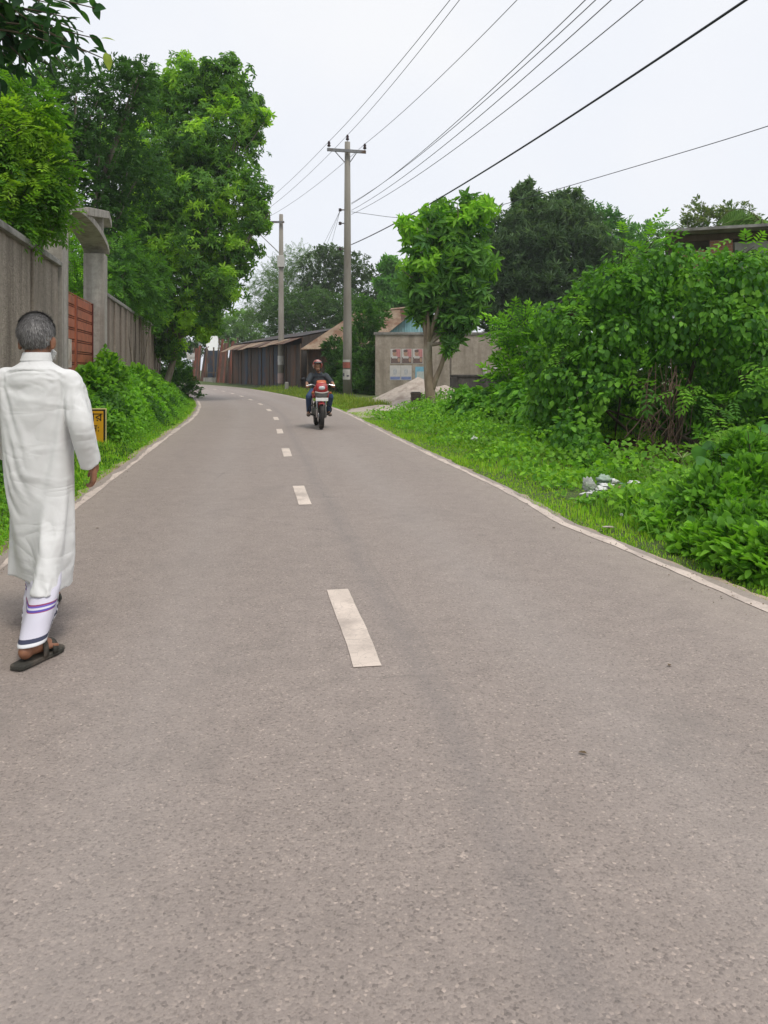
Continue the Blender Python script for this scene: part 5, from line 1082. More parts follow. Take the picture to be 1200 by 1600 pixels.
def skin_mat(name, base):
    m, nt, bs, out = new_mat(name); tc = N(nt, 'ShaderNodeTexCoord'); n1 = N(nt, 'ShaderNodeTexNoise', Scale=22.0, Detail=5.0); nt.links.new(tc.outputs['Object'], n1.inputs['Vector'])
    c = ramp(nt, n1.outputs['Fac'], [(.3, tuple(x * .8 for x in base)), (.7, tuple(x * 1.15 for x in base))]); nt.links.new(c, bs.inputs['Base Color']); bs.inputs['Roughness'].default_value = .55
    bs.inputs['Subsurface Weight'].default_value = .08; bs.inputs['Subsurface Radius'].default_value = (.02, .008, .004); return m
M_skin = skin_mat('brown_skin', (.26, .115, .062)); M_kurta = cloth_mat('white_cotton', (.82, .815, .80), .10, .26)
def ridge(v): return 1 - abs(v) * 2
man = thing('person', 'man in a long white shirt and striped-hem wrap walking away at the left edge', 'person', (-1.80, 4.0, 0))
HIP_R, HIP_L = np.array([.09, 0, .90]), np.array([-.09, .02, .90]); KN_R, KN_L = np.array([.12, -.06, .49]), np.array([-.115, .24, .50]); AN_R, AN_L = np.array([.125, -.35, .105]), np.array([-.15, .43, .10])
SH_R, SH_L = np.array([.160, .0, 1.345]), np.array([-.175, .0, 1.355]); EL_R, EL_L = np.array([.252, -.075, 1.115]), np.array([-.255, .05, 1.12]); WR_R, WR_L = np.array([.288, .0, .922]), np.array([-.27, .22, .99])
HD = np.array([-.035, .055, 1.565]); parts = []
parts += [ball((0, .01, 1.18), (.165, .105, .22)), ball((0, .01, .95), (.15, .11, .14)), ball((0, .0, 1.34), (.17, .085, .075)), limb((-.01, .01, 1.38), (-.03, .045, 1.50), .066, .058)]
parts += [ball(HD + (0, .0, .035), (.080, .098, .095), 20, 14), ball(HD + (0, .02, -.038), (.067, .08, .082), 18, 12), ball(HD + (0, .075, -.085), (.035, .035, .03)), ball(HD + (0, .1, -.02), (.014, .022, .026)), ball(HD + (0, .088, .012), (.05, .02, .014))]
for s in (-1, 1):
    Mx = Matrix.Rotation(s * R(-22), 3, 'Z'); parts += [ball(HD + (s * .088, .0, -.022), (.010, .021, .036), 12, 8, Mx), ball(HD + (s * .084, -.004, -.046), (.012, .013, .014))]
    parts.append(ball(HD + (s * .032, .086, -.002), (.014, .012, .01)))
for S, E, Wr in ((SH_R, EL_R, WR_R), (SH_L, EL_L, WR_L)): parts += [limb(S, E, .052, .04), limb(E, Wr, .041, .026)]
for H_, K, A_ in ((HIP_R, KN_R, AN_R), (HIP_L, KN_L, AN_L)): parts += [limb(H_, K, .08, .056), limb(K, A_, .05, .034), ball(K * .68 + A_ * .32 + np.array([0, -.02, 0]), (.047, .055, .09))]
def hand(wr, fwd, out_, thumb, curl=.9, sc=1.0):
    """palm and five bent fingers; fwd: wrist to knuckles, out_: back of the hand, thumb: towards the thumb side"""
    f, o_, t = (unit(np.array(v, float)) for v in (fwd, out_, thumb)); P = [limb(wr, wr + f * .03 * sc, .025 * sc, .027 * sc)]
    for i, u in enumerate((-.030, -.011, .009, .028)): P.append(limb(wr + f * .02 * sc + t * u * .6 * sc, wr + f * .085 * sc + t * u * sc, .015 * sc, .0125 * sc, 8))
    for i, (u, ln) in enumerate(((-.031, .062), (-.0105, .075), (.0105, .08), (.031, .07))):
        k0 = wr + f * .085 * sc + t * u * sc; d0 = f; a = curl * .55; p = k0
        for j, seg in enumerate((.45, .32, .26)):
            ang = a * (j + 1) * .8; d = unit(f * math.cos(ang) - o_ * math.sin(ang) + t * u * 1.5); q = p + d * ln * seg * sc; P.append(limb(p, q, (.0095 - .0008 * j) * sc, (.0088 - .001 * j) * sc, 8)); p = q
    b0 = wr + f * .03 * sc + t * .024 * sc; b1 = b0 + unit(f * .55 + t * .6 - o_ * .5) * .042 * sc; b2 = b1 + unit(f * .85 + t * .1 - o_ * .5) * .032 * sc
    P += [limb(b0, b1, .0135 * sc, .0115 * sc, 8), limb(b1, b2, .011 * sc, .009 * sc, 8)]; return P
parts += hand(WR_R + (0, .004, -.012), (-.08, .10, -1), (.75, -.6, 0), (-.45, .75, 0), 1.25); parts += hand(WR_L + (0, .01, -.012), (0, .35, -1), (-1, 0, 0), (.1, 1, 0), 1.0)
def foot(an, heel, toe):
    heel, toe = np.array(heel, float), np.array(toe, float); d = unit(toe - heel); n = np.array([-d[1], d[0], 0]); P = [ball(heel + d * .035 + (0, 0, .042), (.034, .04, .038)), limb(an, heel + d * .05 + (0, 0, .05), .036, .036), limb(heel + d * .06 + (0, 0, .05), heel + d * .17 + (0, 0, .032), .037, .032)]
    for i, u in enumerate((-.036, -.018, 0, .018, .034)): P.append(limb(heel + d * .15 + n * u * .7 + (0, 0, .028), toe - d * (.02 + .012 * abs(i - 3)) + n * u * 1.1 + (0, 0, .022), .016, .011, 8))
    return P
HR, TR = np.array([.098, -.405, .03]), np.array([.175, -.165, .03]); HL, TL = np.array([-.16, .385, .03]), np.array([-.185, .63, .05])
parts += foot(AN_R, HR, TR) + foot(AN_L, HL, TL)
body = fused('body', parts, .0055, M_skin, man, 5)
# hair: short grey strands over a scalp shell
def strands(name, n, mat, seed, mask, cen, rad, ln, cols, lift, comb, wd=.0016):
    rg = np.random.default_rng(seed); d = unit(rg.normal(size=(n * 4, 3))); d = d[mask(d)][:n]; p = cen + d * rad; nm = unit(d / rad); tng = unit(comb(d) - nm * np.sum(comb(d) * nm, 1)[:, None] + rg.normal(0, .16, d.shape)); l = ln * rg.uniform(.6, 1.2, len(d))[:, None]
    s = unit(np.cross(nm, tng)) * wd; a = p; b = p + tng * l * .5 + nm * l * lift; c = p + tng * l + nm * l * lift * .9; V = np.stack([a - s, a + s, b + s, b - s, c], 1).reshape(-1, 3); k = np.arange(len(d)) * 5
    F = np.vstack([np.c_[k, k + 1, k + 2], np.c_[k, k + 2, k + 3], np.c_[k + 3, k + 2, k + 4]]); cc = palette(len(d), rg, cols, None, 1.25, (1, 1, 1)); return obj(name, V, F, mat, man, local=True, col=cc.repeat(5, axis=0))
def hair_mat(name):
    m, nt, bs, out = new_mat(name); at = N(nt, 'ShaderNodeAttribute', attribute_name='Col'); nt.links.new(at.outputs['Color'], bs.inputs['Base Color']); bs.inputs['Roughness'].default_value = .5; return m
M_hair = hair_mat('grey_hair'); hc = HD + np.array([0, -.004, .034]); hr = np.array([.087, .105, .102])
cap = ball(hc, hr * .985, 28, 20); kv = cap[0] - hc
hm = lambda d: ((d[:, 2] > -.78 + .5 * np.clip(d[:, 1] + .5, 0, 2) + .5 * (d[:, 1] > .55)) & (d[:, 1] < .82)) & ~((np.abs(d[:, 0]) > .8) & (d[:, 2] < -.05))
keep_v = hm(kv / np.linalg.norm(kv, axis=1)[:, None]); Fk = [f for f in cap[1] if all(keep_v[i] for i in f)]
hv = cap[0].copy(); obj('scalp_hair', hv, Fk, pm('dark_grey_hair', (.10, .092, .086), .8, .4, 30, bump=.6, bscale=160, bdist=.004), man, local=True, smooth=True)
comb = lambda d: np.c_[d[:, 0] * .6 + .15, np.where(d[:, 2] > .4, -1.0, -.25), np.where(d[:, 2] > .55, -.1, -1.0)]
strands('hair', 14000, M_hair, 201, lambda d: hm(d), hc, hr * 1.0, .030, [(.06, .056, .053), (.10, .095, .09), (.15, .143, .138), (.24, .23, .225)], .085, comb, .0013)
strands('sideburn_hair', 1100, M_hair, 202, lambda d: (np.abs(d[:, 0]) > .45) & (d[:, 2] < .1) & (d[:, 2] > -.75) & (d[:, 1] < .35), hc, hr * 1.0, .02, [(.4, .39, .38), (.55, .54, .53), (.2, .19, .18)], .08, comb)
strands('beard', 900, M_hair, 203, lambda d: (d[:, 2] < .05) & (d[:, 1] > -.05), HD + np.array([0, .035, -.055]), np.array([.060, .070, .066]), .034, [(.7, .69, .67), (.55, .54, .52), (.8, .79, .77)], .5, lambda d: np.c_[d[:, 0] * .3, np.full(len(d), .25), np.full(len(d), -1.0)], .002)
# shirt: rings from collar to hem, wrapped round trunk and striding legs
def leg_at(H_, K, A_, z):
    return H_ + (K - H_) * (H_[2] - z) / (H_[2] - K[2]) if z > K[2] else K + (A_ - K) * (K[2] - z) / (K[2] - A_[2])
PH = np.linspace(0, 2 * math.pi, 120, endpoint=False); CPH, SPH = np.cos(PH), np.sin(PH)
def ring_r(h, th): 
    c = np.cos(th[:, None] - PH[None]); q = np.where(c > .05, h[None] / np.maximum(c, .05), 9.0); return q.min(1)
def skirt_h(z, cen, ra, rb, sl):
    a, b = leg_at(HIP_R, KN_R, AN_R, z)[:2] - cen, leg_at(HIP_L, KN_L, AN_L, z)[:2] - cen
    return np.maximum(a[0] * CPH + a[1] * SPH + ra, b[0] * CPH + b[1] * SPH + rb) + sl
TH = np.linspace(0, 2 * math.pi, 240, endpoint=False); nT = len(TH)
def shirt_base(voxel=.0155):
    """long collarless shirt as one skin: trunk, skirt round the striding legs and both sleeves, open at neck, cuffs and hem"""
    tor = np.array([(1.50, -.028, .04, .05, .055), (1.445, -.022, .028, .072, .076), (1.425, -.018, .02, .098, .085), (1.405, -.01, .012, .135, .095), (1.375, -.005, .005, .172, .105), (1.33, 0, 0, .188, .118), (1.25, 0, 0, .186, .128), (1.10, 0, 0, .170, .13), (.98, .0, 0, .166, .135), (.85, .0, 0, .172, .145), (.6, 0, 0, .175, .15), (.2, 0, 0, .175, .15)])[::-1]
    th = np.linspace(0, 2 * math.pi, 72, endpoint=False); zs = np.linspace(.30, 1.50, 110); V = []
    for z in zs:
        cx, cy, a_, b_ = (np.interp(z, tor[:, 0], tor[:, j]) for j in (1, 2, 3, 4)); h = np.sqrt((a_ * CPH) ** 2 + (b_ * SPH) ** 2); t = np.clip((1.0 - z) / .35, 0, 1); t = t * t * (3 - 2 * t); cen = np.array([cx, cy])
        if t > 0:
            cl = (leg_at(HIP_R, KN_R, AN_R, z)[:2] + leg_at(HIP_L, KN_L, AN_L, z)[:2]) / 2; cen = cen * (1 - t) + cl * .8 * t; h = h * (1 - t) + skirt_h(z, cen, .086, .082, .012 + .012 * np.clip((.8 - z) / .4, 0, 1)) * t
        r = ring_r(h, th); V.append(np.c_[cen[0] + r * np.cos(th), cen[1] + r * np.sin(th), np.full(72, z)])
    V = np.vstack(V); n = 72; F = [(i * n + j, i * n + (j + 1) % n, (i + 1) * n + (j + 1) % n, (i + 1) * n + j) for i in range(109) for j in range(n)] + [tuple(reversed(range(n))), tuple(range(109 * n, 110 * n))]; P = [(V, F)]
    for S, E, Wr in ((SH_R, EL_R, WR_R), (SH_L, EL_L, WR_L)):
        ax = np.array([np.sign(S[0]), 0, 0]); pth = catmull([S - ax * .07 + (0, 0, -.03), S + (E - S) * .12 + (0, 0, -.028), S + (E - S) * .5, E, E + (Wr - E) * .6, Wr + (Wr - E) * .12], 8); k = len(pth); P.append(tube(pth, np.interp(np.linspace(0, 1, k), [0, .2, .5, .8, 1], [.06, .07, .069, .058, .05]), 20))
    o = fused('shirt', P, voxel, M_kurta, man, 3, .5); me = o.data; bm = bmesh.new(); bm.from_mesh(me)
    dR, dL = unit(WR_R - EL_R), unit(WR_L - EL_L)
    def cut(v):
        p = np.array(v.co)
        if p[2] < .355 + .02 * (p[0] < -.02): return True
        if p[2] > 1.462 and abs(p[0] + .026) < .12: return True
        return (p[0] > .2 and np.linalg.norm(p - WR_R) < .10 and (p - WR_R) @ dR > .004) or (p[0] < -.2 and np.linalg.norm(p - WR_L) < .10 and (p - WR_L) @ dL > .004)
    bmesh.ops.delete(bm, geom=[v for v in bm.verts if cut(v)], context='VERTS')
    for _ in range(3):                                    # trim the loose teeth, then level hem and cuffs
        bmesh.ops.delete(bm, geom=[v for v in bm.verts if len(v.link_faces) < 2], context='VERTS')
    for v in bm.verts:
        if v.is_boundary:
            p = np.array(v.co)
            if p[2] < .42: v.co.z = .365 + .02 * min(1, max(0, (-p[0] - .0) / .05))
            elif p[2] > 1.43: v.co.z = 1.458
    bmesh.ops.smooth_vert(bm, verts=[v for v in bm.verts if v.is_boundary], factor=.5, use_axis_x=True, use_axis_y=True, use_axis_z=True)
    bm.verts.ensure_lookup_table(); bm.to_mesh(me); bm.free()
    return o
ku = shirt_base(.0165)
# let the cloth fall over the body so that the folds are real ones
body_root = Vector(man.location); man.location = (0, 0, 0)
cr_ = body.modifiers.new('coarse', 'REMESH'); cr_.mode = 'VOXEL'; cr_.voxel_size = .02
body.modifiers.new('collider', 'COLLISION'); body.collision.thickness_outer = .010; body.collision.cloth_friction = 8
vg = ku.vertex_groups.new(name='pin')
for v in ku.data.vertices:
    if v.co.z > 1.40: vg.add([v.index], min(1.0, (v.co.z - 1.40) / .03), 'REPLACE')
cm = ku.modifiers.new('cloth', 'CLOTH'); cs_ = cm.settings
cs_.quality = 6; cs_.mass = .15; cs_.tension_stiffness = 20; cs_.compression_stiffness = 20; cs_.shear_stiffness = 8; cs_.bending_stiffness = .03
cs_.tension_damping = 8; cs_.compression_damping = 8; cs_.shear_damping = 8; cs_.air_damping = 2
cs_.vertex_group_mass = 'pin'; cs_.shrink_min = -.075; cs_.pin_stiffness = 5
cm.collision_settings.distance_min = .005; cm.collision_settings.use_self_collision = False; cm.collision_settings.collision_quality = 2
for fr_ in range(1, 41): scene.frame_set(fr_)
dg = bpy.context.evaluated_depsgraph_get(); me = bpy.data.meshes.new_from_object(ku.evaluated_get(dg)); me.name = 'shirt'
ku.modifiers.clear(); ku.data = me; body.modifiers.clear(); man.location = body_root; scene.frame_set(1)
ku.data.polygons.foreach_set('use_smooth', np.ones(len(ku.data.polygons), dtype=bool))
sb = ku.modifiers.new('soft', 'SUBSURF'); sb.levels = 1; sb.render_levels = 1
so = ku.modifiers.new('thickness', 'SOLIDIFY'); so.thickness = .003; so.offset = -1
cz = [(1.448, .078, .082), (1.462, .073, .078), (1.488, .069, .074), (1.492, .066, .071), (1.47, .066, .071)]; Vc = np.vstack([np.c_[-.026 + a_ * np.cos(TH[::5]), .032 + (z - 1.45) * .25 + b_ * np.sin(TH[::5]), np.full(48, z)] for z, a_, b_ in cz])
obj('collar', Vc, [(i * 48 + j, i * 48 + (j + 1) % 48, (i + 1) * 48 + (j + 1) % 48, (i + 1) * 48 + j) for i in range(4) for j in range(48)], M_kurta, ku, local=True, smooth=True)
# wrap cloth with striped hem
m, nt, bs, out = new_mat('lilac_white_wrap'); tc = N(nt, 'ShaderNodeTexCoord'); sp = N(nt, 'ShaderNodeSeparateXYZ'); nt.links.new(tc.outputs['UV'], sp.inputs['Vector'])
c = ramp(nt, sp.outputs['Y'], [(0, (.72, .72, .74)), (.045, (.045, .05, .09)), (.105, (.60, .58, .66)), (.43, (.28, .06, .14)), (.445, (.10, .07, .34)), (.47, (.60, .60, .68)), (.50, (.14, .10, .40)), (.52, (.26, .05, .12)), (.54, (.60, .58, .66)), (1, (.60, .58, .66))], 'CONSTANT'); nt.links.new(c, bs.inputs['Base Color']); bs.inputs['Roughness'].default_value = .9; M_wrap = m
V = []; UV = []; zs2 = np.linspace(.112, .46, 56)
for z in zs2:
    cen = (leg_at(HIP_R, KN_R, AN_R, max(z, .1))[:2] + leg_at(HIP_L, KN_L, AN_L, max(z, .1))[:2]) / 2; h = skirt_h(max(z, .1), cen, .064, .07, .0) - .03 * max(0.0, (z - .33) / .15); r = ring_r(h, TH)
    f = np.array([ridge(ns((math.cos(t) * 3, math.sin(t) * 3, z * 3), 1, 55.0)) * .010 + ns((math.cos(t) * 6, math.sin(t) * 6, z * 9), 1, 60.0) * .006 for t in TH]); r = r + f
    zz = z + .012 * np.sin(TH * 2 + 1) + .010 * np.sin(TH * 5)
    V.append(np.c_[cen[0] + r * np.cos(TH), cen[1] + r * np.sin(TH), zz]); UV.append(np.c_[TH / 6.283, np.full(nT, (z - .112) / .3)])
V = np.vstack(V); i, j = np.meshgrid(np.arange(len(zs2) - 1), np.arange(nT), indexing='ij'); q0 = (i * nT + j).ravel(); q1 = (i * nT + (j + 1) % nT).ravel()
wr = obj('wrap', V, np.c_[q0, q1, q1 + nT, q0 + nT], M_wrap, man, local=True, smooth=True, uv=np.vstack(UV)); so = wr.modifiers.new('thickness', 'SOLIDIFY'); so.thickness = .003
M_sole = pm('dark_sandal_rubber', (.045, .043, .036), .8, .3, 20, dirt=(.12, .10, .08), dirt_amt=.4, dirt_scale=8)
for nm_, he, to, dz in (('r', HR, TR, 0), ('l', HL, TL, .01)):
    d = unit(to - he); n = np.array([-d[1], d[0], 0]); pts = []
    for t, w in ((-.035, .028), (-.02, .04), (.04, .043), (.12, .042), (.19, .050), (.235, .046), (.262, .03), (.27, .012)): pts.append((t, w))
    ol = [he + d * t + n * w for t, w in pts] + [he + d * t - n * w for t, w in reversed(pts)]; k = len(ol); zb = [0.004] * k
    V = [(p[0], p[1], .004 + dz + (.03 * max(0, (i if i < 8 else 15 - i) - 5) / 2 if nm_ == 'l' else 0)) for i, p in enumerate(ol)]; V += [(v[0], v[1], v[2] + .024) for v in V]
    sd = obj('sandal', V, [tuple(reversed(range(k))), tuple(range(k, 2 * k))] + [(i, (i + 1) % k, k + (i + 1) % k, k + i) for i in range(k)], M_sole, man, local=True, bevel=.006)
    for t, wd_, hh in ((.115, .048, .085), (.175, .052, .062)):
        a = np.linspace(0, math.pi, 11); c0 = he + d * t; St = []
        for e_ in (-.016, .016): St += [c0 + d * (e_ + .012 * math.sin(b)) + n * wd_ * math.cos(b) + np.array([0, 0, hh * math.sin(b) ** .8 - .01]) for b in a]
        so = obj('strap', St, [(i, i + 1, 12 + i, 11 + i) for i in range(10)], M_sole, sd, local=True, smooth=True); mo = so.modifiers.new('thickness', 'SOLIDIFY'); mo.thickness = .004

# ------------------------------------------------------------------ motorcycle (its front is local -Y)
bike = thing('motorcycle', 'red and black motorcycle coming towards the camera in its own lane', 'motorcycle', (-1.55, 18.25, 0), R(10))
M_rub = pm('tyre_rubber', (.03, .028, .027), .9, .3, 20, dirt=(.12, .10, .085), dirt_amt=.4, dirt_scale=6); M_bblk = pm('black_metal', (.02, .02, .022), .45, .2, metal=.3); M_chr = pm('chrome', (.5, .5, .52), .25, .1, metal=1.0); M_bred = pm('red_bike_paint', (.36, .03, .035), .42, .15, 7, dirt=(.30, .20, .16), dirt_amt=.2, dirt_scale=5, spec=.4); M_alu = pm('engine_alloy', (.22, .22, .22), .5, .2, metal=.7); M_orange = pm('amber_lens', (.30, .10, .03), .4); M_smoke = pm('dark_visor', (.02, .02, .025), .12, .1, spec=.8); M_headl = pm('headlight_glass', (.55, .55, .58), .08, .08, spec=.8); M_seat = pm('black_vinyl', (.02, .02, .02), .6, .2)
def torus(c, Rr, r, nu=36, nv=12, flat=1.0):
    V = []; F = []
    for i in range(nu):
        a = 2 * math.pi * i / nu
        for j in range(nv): b = 2 * math.pi * j / nv; q = Rr + r * math.cos(b); V.append((c[0] + r * flat * math.sin(b), c[1] + q * math.cos(a), c[2] + q * math.sin(a)))
    return np.array(V), [(i * nv + j, i * nv + (j + 1) % nv, (i + 1) % nu * nv + (j + 1) % nv, (i + 1) % nu * nv + j) for i in range(nu) for j in range(nv)]
for y, wd, nm_ in ((-.64, .045, 'front_wheel'), (.64, .052, 'rear_wheel')):
    wh = obj(nm_, *torus((0, y, .30), .215, .022, 32, 8), M_bblk, bike, local=True, smooth=True)
    obj('tyre', *torus((0, y, .30), .255, .045, 40, 12, wd / .045 * 1.12), M_rub, wh, local=True, smooth=True)
    obj('hub', *xf(lathe([(.03, -.07), (.055, -.05), (.055, .05), (.03, .07)], 16), M=Matrix.Rotation(R(90), 3, 'Y'), t=(0, y, .30)), M_alu, wh, local=True)
    for k in range(5):
        a = k * 2 * math.pi / 5; obj('spoke', *tube([(0, y + .04 * math.cos(a), .3 + .04 * math.sin(a)), (0, y + .21 * math.cos(a), .3 + .21 * math.sin(a))], [.018, .014], 6), M_bblk, wh, local=True)
obj('brake_disc', *xf(lathe([(.05, -.003), (.12, -.003), (.12, .003), (.05, .003)], 24), M=Matrix.Rotation(R(90), 3, 'Y'), t=(-.075, -.64, .30)), M_chr, bike, local=True)
for s in (-1, 1): obj('fork_leg', *tube([(s * .095, -.65, .28), (s * .095, -.60, .55), (s * .095, -.50, .93)], [.03, .026, .02], 10), M_alu if s > 0 else M_chr, bike, local=True, smooth=True)
a = np.linspace(R(58), R(150), 16); V = []
for t in a:
    for s, dr in ((-.07, -.03), (-.055, .0), (0, .018), (.055, .0), (.07, -.03)): rr = .335 + dr; V.append((s, -.64 - rr * math.cos(t) * 1, .30 + rr * math.sin(t)))
o = obj('front_fender', V, [(i * 5 + j, i * 5 + j + 1, i * 5 + j + 6, i * 5 + j + 5) for i in range(15) for j in range(4)], M_bred, bike, local=True, smooth=True); o.modifiers.new('thickness', 'SOLIDIFY').thickness = .006
# headlamp cowl: red visor above, dark chin below
def loft(sections, n=16):
    """closed skin through oval sections (y, cx, cz, hw, hh)"""
    V = []; k = len(sections)
    for y, cx, cz_, hw_, hh in sections:
        for j in range(n): b = 2 * math.pi * j / n; c_, s_ = math.cos(b), math.sin(b); V.append((cx + hw_ * np.sign(c_) * abs(c_) ** .7, y, cz_ + hh * np.sign(s_) * abs(s_) ** .7))
    F = [(i * n + j, i * n + (j + 1) % n, (i + 1) * n + (j + 1) % n, (i + 1) * n + j) for i in range(k - 1) for j in range(n)] + [tuple(reversed(range(n))), tuple(range((k - 1) * n, k * n))]; return np.array(V), F
cw = obj('headlamp_cowl', *loft([(-.80, 0, .93, .09, .07), (-.77, 0, .94, .125, .105), (-.68, 0, .95, .145, .14), (-.56, 0, .95, .12, .12)]), M_bred, bike, local=True, smooth=True)
obj('windscreen', *loft([(-.72, 0, 1.05, .09, .02), (-.66, 0, 1.085, .115, .05), (-.60, 0, 1.08, .10, .04)]), pm('orange_tinted_screen', (.5, .12, .05), .2, .1), cw, local=True, smooth=True)
obj('headlight', *loft([(-.825, 0, .955, .055, .028), (-.80, 0, .955, .075, .042), (-.77, 0, .955, .08, .05)]), M_headl, cw, local=True, smooth=True)
obj('chin_panel', *loft([(-.775, 0, .80, .07, .05), (-.75, 0, .81, .145, .075), (-.66, 0, .82, .155, .09), (-.58, 0, .82, .12, .08)]), M_alu, cw, local=True, smooth=True)
for s in (-1, 1): obj('cowl_trim', *tube([(s * .15, -.76, .865), (s * .06, -.80, .845), (0, -.805, .84)], [.012, .016, .016], 6), M_white, cw, local=True)
obj('number_plate', *box((0, -.80, .695), (.285, .012, .075)), M_wt, bike, local=True, bevel=.004)
for s in (-1, 1):
    ind = obj('indicator', *loft([(-.75, s * .2, .84, .018, .016), (-.72, s * .2, .84, .034, .028), (-.69, s * .2, .84, .028, .022)], 10), M_orange, bike, local=True, smooth=True); obj('indicator_stem', *tube([(s * .13, -.68, .85), (s * .2, -.70, .84)], .009, 6), M_bblk, ind, local=True)
hb = obj('handlebar', *tube(catmull([(-.345, -.40, 1.0), (-.22, -.43, 1.03), (-.08, -.47, .99), (.08, -.47, .99), (.22, -.43, 1.03), (.345, -.40, 1.0)], 5), .012, 8), M_alu, bike, local=True, smooth=True)
for s in (-1, 1):
    obj('grip', *tube([(s * .345, -.40, 1.0), (s * .24, -.425, 1.022)], .018, 8), M_seat, hb, local=True); obj('lever', *tube([(s * .2, -.46, 1.03), (s * .33, -.47, 1.0)], .007, 6), M_chr, hb, local=True)
mi = obj('mirror', *loft([(-.47, -.40, 1.15, .03, .02), (-.455, -.40, 1.15, .065, .042), (-.42, -.40, 1.15, .05, .03)], 12), M_bblk, bike, local=True, smooth=True); obj('mirror_stem', *tube([(-.24, -.43, 1.03), (-.30, -.45, 1.1), (-.37, -.44, 1.14)], .007, 6), M_bblk, mi, local=True)
obj('fuel_tank', *loft([(-.46, 0, .86, .09, .07), (-.38, 0, .88, .15, .11), (-.2, 0, .88, .15, .12), (-.02, 0, .85, .10, .08)]), M_bred, bike, local=True, smooth=True)
for s in (-1, 1): obj('tank_shroud', *loft([(-.52, s * .15, .78, .015, .05), (-.42, s * .17, .80, .03, .09), (-.25, s * .16, .80, .02, .08)], 10), M_bred if s < 0 else M_bred, bike, local=True, smooth=True)
obj('seat', *loft([(-.06, 0, .82, .08, .04), (.1, 0, .81, .12, .05), (.4, 0, .83, .13, .05), (.72, 0, .88, .09, .045)]), M_seat, bike, local=True, smooth=True)
obj('tail_panel', *loft([(.1, 0, .72, .10, .06), (.45, 0, .76, .12, .07), (.85, 0, .88, .05, .04)]), M_bred, bike, local=True, smooth=True)
obj('frame', *join(tube([(0, -.48, .9), (0, -.38, .55), (0, -.2, .3), (0, .2, .3), (0, .3, .6), (0, .2, .78)], .022, 8), tube([(.1, .64, .3), (.1, .15, .36)], .022, 8), tube([(-.1, .64, .3), (-.1, .15, .36)], .022, 8)), M_bblk, bike, local=True)
en = obj('engine', *join(loft([(-.25, 0, .4, .12, .1), (-.15, 0, .38, .17, .14), (.1, 0, .36, .17, .13), (.2, 0, .36, .12, .1)]), loft([(-.26, 0, .55, .07, .09), (-.12, 0, .56, .08, .11)], 12)), M_alu, bike, local=True, smooth=True)
for k in range(5): obj('cooling_fin', *box((0, -.2, .47 + k * .035), (.2, .18, .008)), M_bblk, en, local=True)
obj('exhaust', *tube(catmull([(.08, -.28, .5), (.13, -.34, .36), (.15, -.1, .24), (.17, .3, .28), (.18, .75, .42)], 5), np.r_[np.full(12, .022), np.linspace(.03, .045, 9)], 10), M_chr, bike, local=True, smooth=True)
for s in (-1, 1): obj('footpeg', *tube([(s * .12, .0, .30), (s * .29, .0, .30)], .016, 6), M_bblk, bike, local=True)
for s in (-1, 1): obj('shock_absorber', *tube([(s * .12, .58, .34), (s * .12, .42, .74)], .028, 8), M_chr, bike, local=True)
obj('crash_bar', *tube(catmull([(-.06, -.3, .62), (-.25, -.32, .5), (-.25, -.3, .38), (-.08, -.25, .28)], 4), .012, 6), M_bblk, bike, local=True)
obj('crash_bar', *tube(catmull([(.06, -.3, .62), (.25, -.32, .5), (.25, -.3, .38), (.08, -.25, .28)], 4), .012, 6), M_bblk, bike, local=True)

# rider
rider = thing('person', 'rider in a dark grey shirt, jeans and red-white helmet on the motorcycle', 'person', (-1.55, 18.25, 0), R(10))
M_jean = cloth_mat('blue_denim', (.075, .12, .22)); M_shirt = cloth_mat('dark_grey_shirt', (.07, .08, .09)); M_shoe = pm('brown_grey_shoe', (.13, .10, .08), .7)
S = {s: np.array([s * .175, .06, 1.235]) for s in (-1, 1)}; E = {-1: np.array([-.285, -.12, 1.06]), 1: np.array([.30, -.12, 1.06])}; Wr = {-1: np.array([-.305, -.34, 1.045]), 1: np.array([.305, -.34, 1.045])}
K = {s: np.array([s * .255, -.23, .73]) for s in (-1, 1)}; A_ = {s: np.array([s * .235, .04, .36]) for s in (-1, 1)}; H_ = {s: np.array([s * .10, .2, .86]) for s in (-1, 1)}; hd = np.array([-.03, -.01, 1.45])
parts = [ball((0, .1, 1.1), (.16, .11, .2)), ball((0, .18, .9), (.16, .13, .12)), limb((0, .06, 1.25), (-.02, .01, 1.37), .055, .05), ball(hd + (0, 0, .02), (.075, .09, .1)), ball(hd + (0, -.03, -.06), (.055, .06, .06)), ball(hd + (0, -.1, -.01), (.014, .02, .022)), ball(hd + (-.03, -.085, .012), (.014, .01, .009)), ball(hd + (.03, -.085, .012), (.014, .01, .009)), ball(hd + (0, -.092, -.055), (.022, .01, .007)), ball((0, .05, 1.22), (.17, .08, .06))]
for s in (-1, 1):
    parts += [limb(S[s], E[s], .05, .04), limb(E[s], Wr[s], .04, .028), limb(H_[s], K[s], .085, .06), limb(K[s], A_[s], .055, .036), ball(hd + (s * .078, .0, 0), (.01, .02, .03))]
    parts += hand(Wr[s], (0, -.55, -.25), (0, -.3, .9), (-s, 0, .1), 2.0, 1.0); parts += foot(A_[s], (s * .24, .09, .29), (s * .255, -.17, .31))
M_skin2 = skin_mat('lighter_brown_skin', (.36, .19, .115)); fused('body', parts, .010, M_skin2, rider, 4)
sh = [ball((0, .1, 1.1), (.178, .13, .205)), ball((0, .19, .92), (.175, .15, .1)), ball((0, .055, 1.22), (.188, .095, .07)), limb((0, .06, 1.22), (-.01, .045, 1.275), .07, .062)]
for s in (-1, 1): sh += [limb(S[s], E[s] * .9 + S[s] * .1, .068, .062)]
shr = fused('shirt', sh, .012, M_shirt, rider, 3)
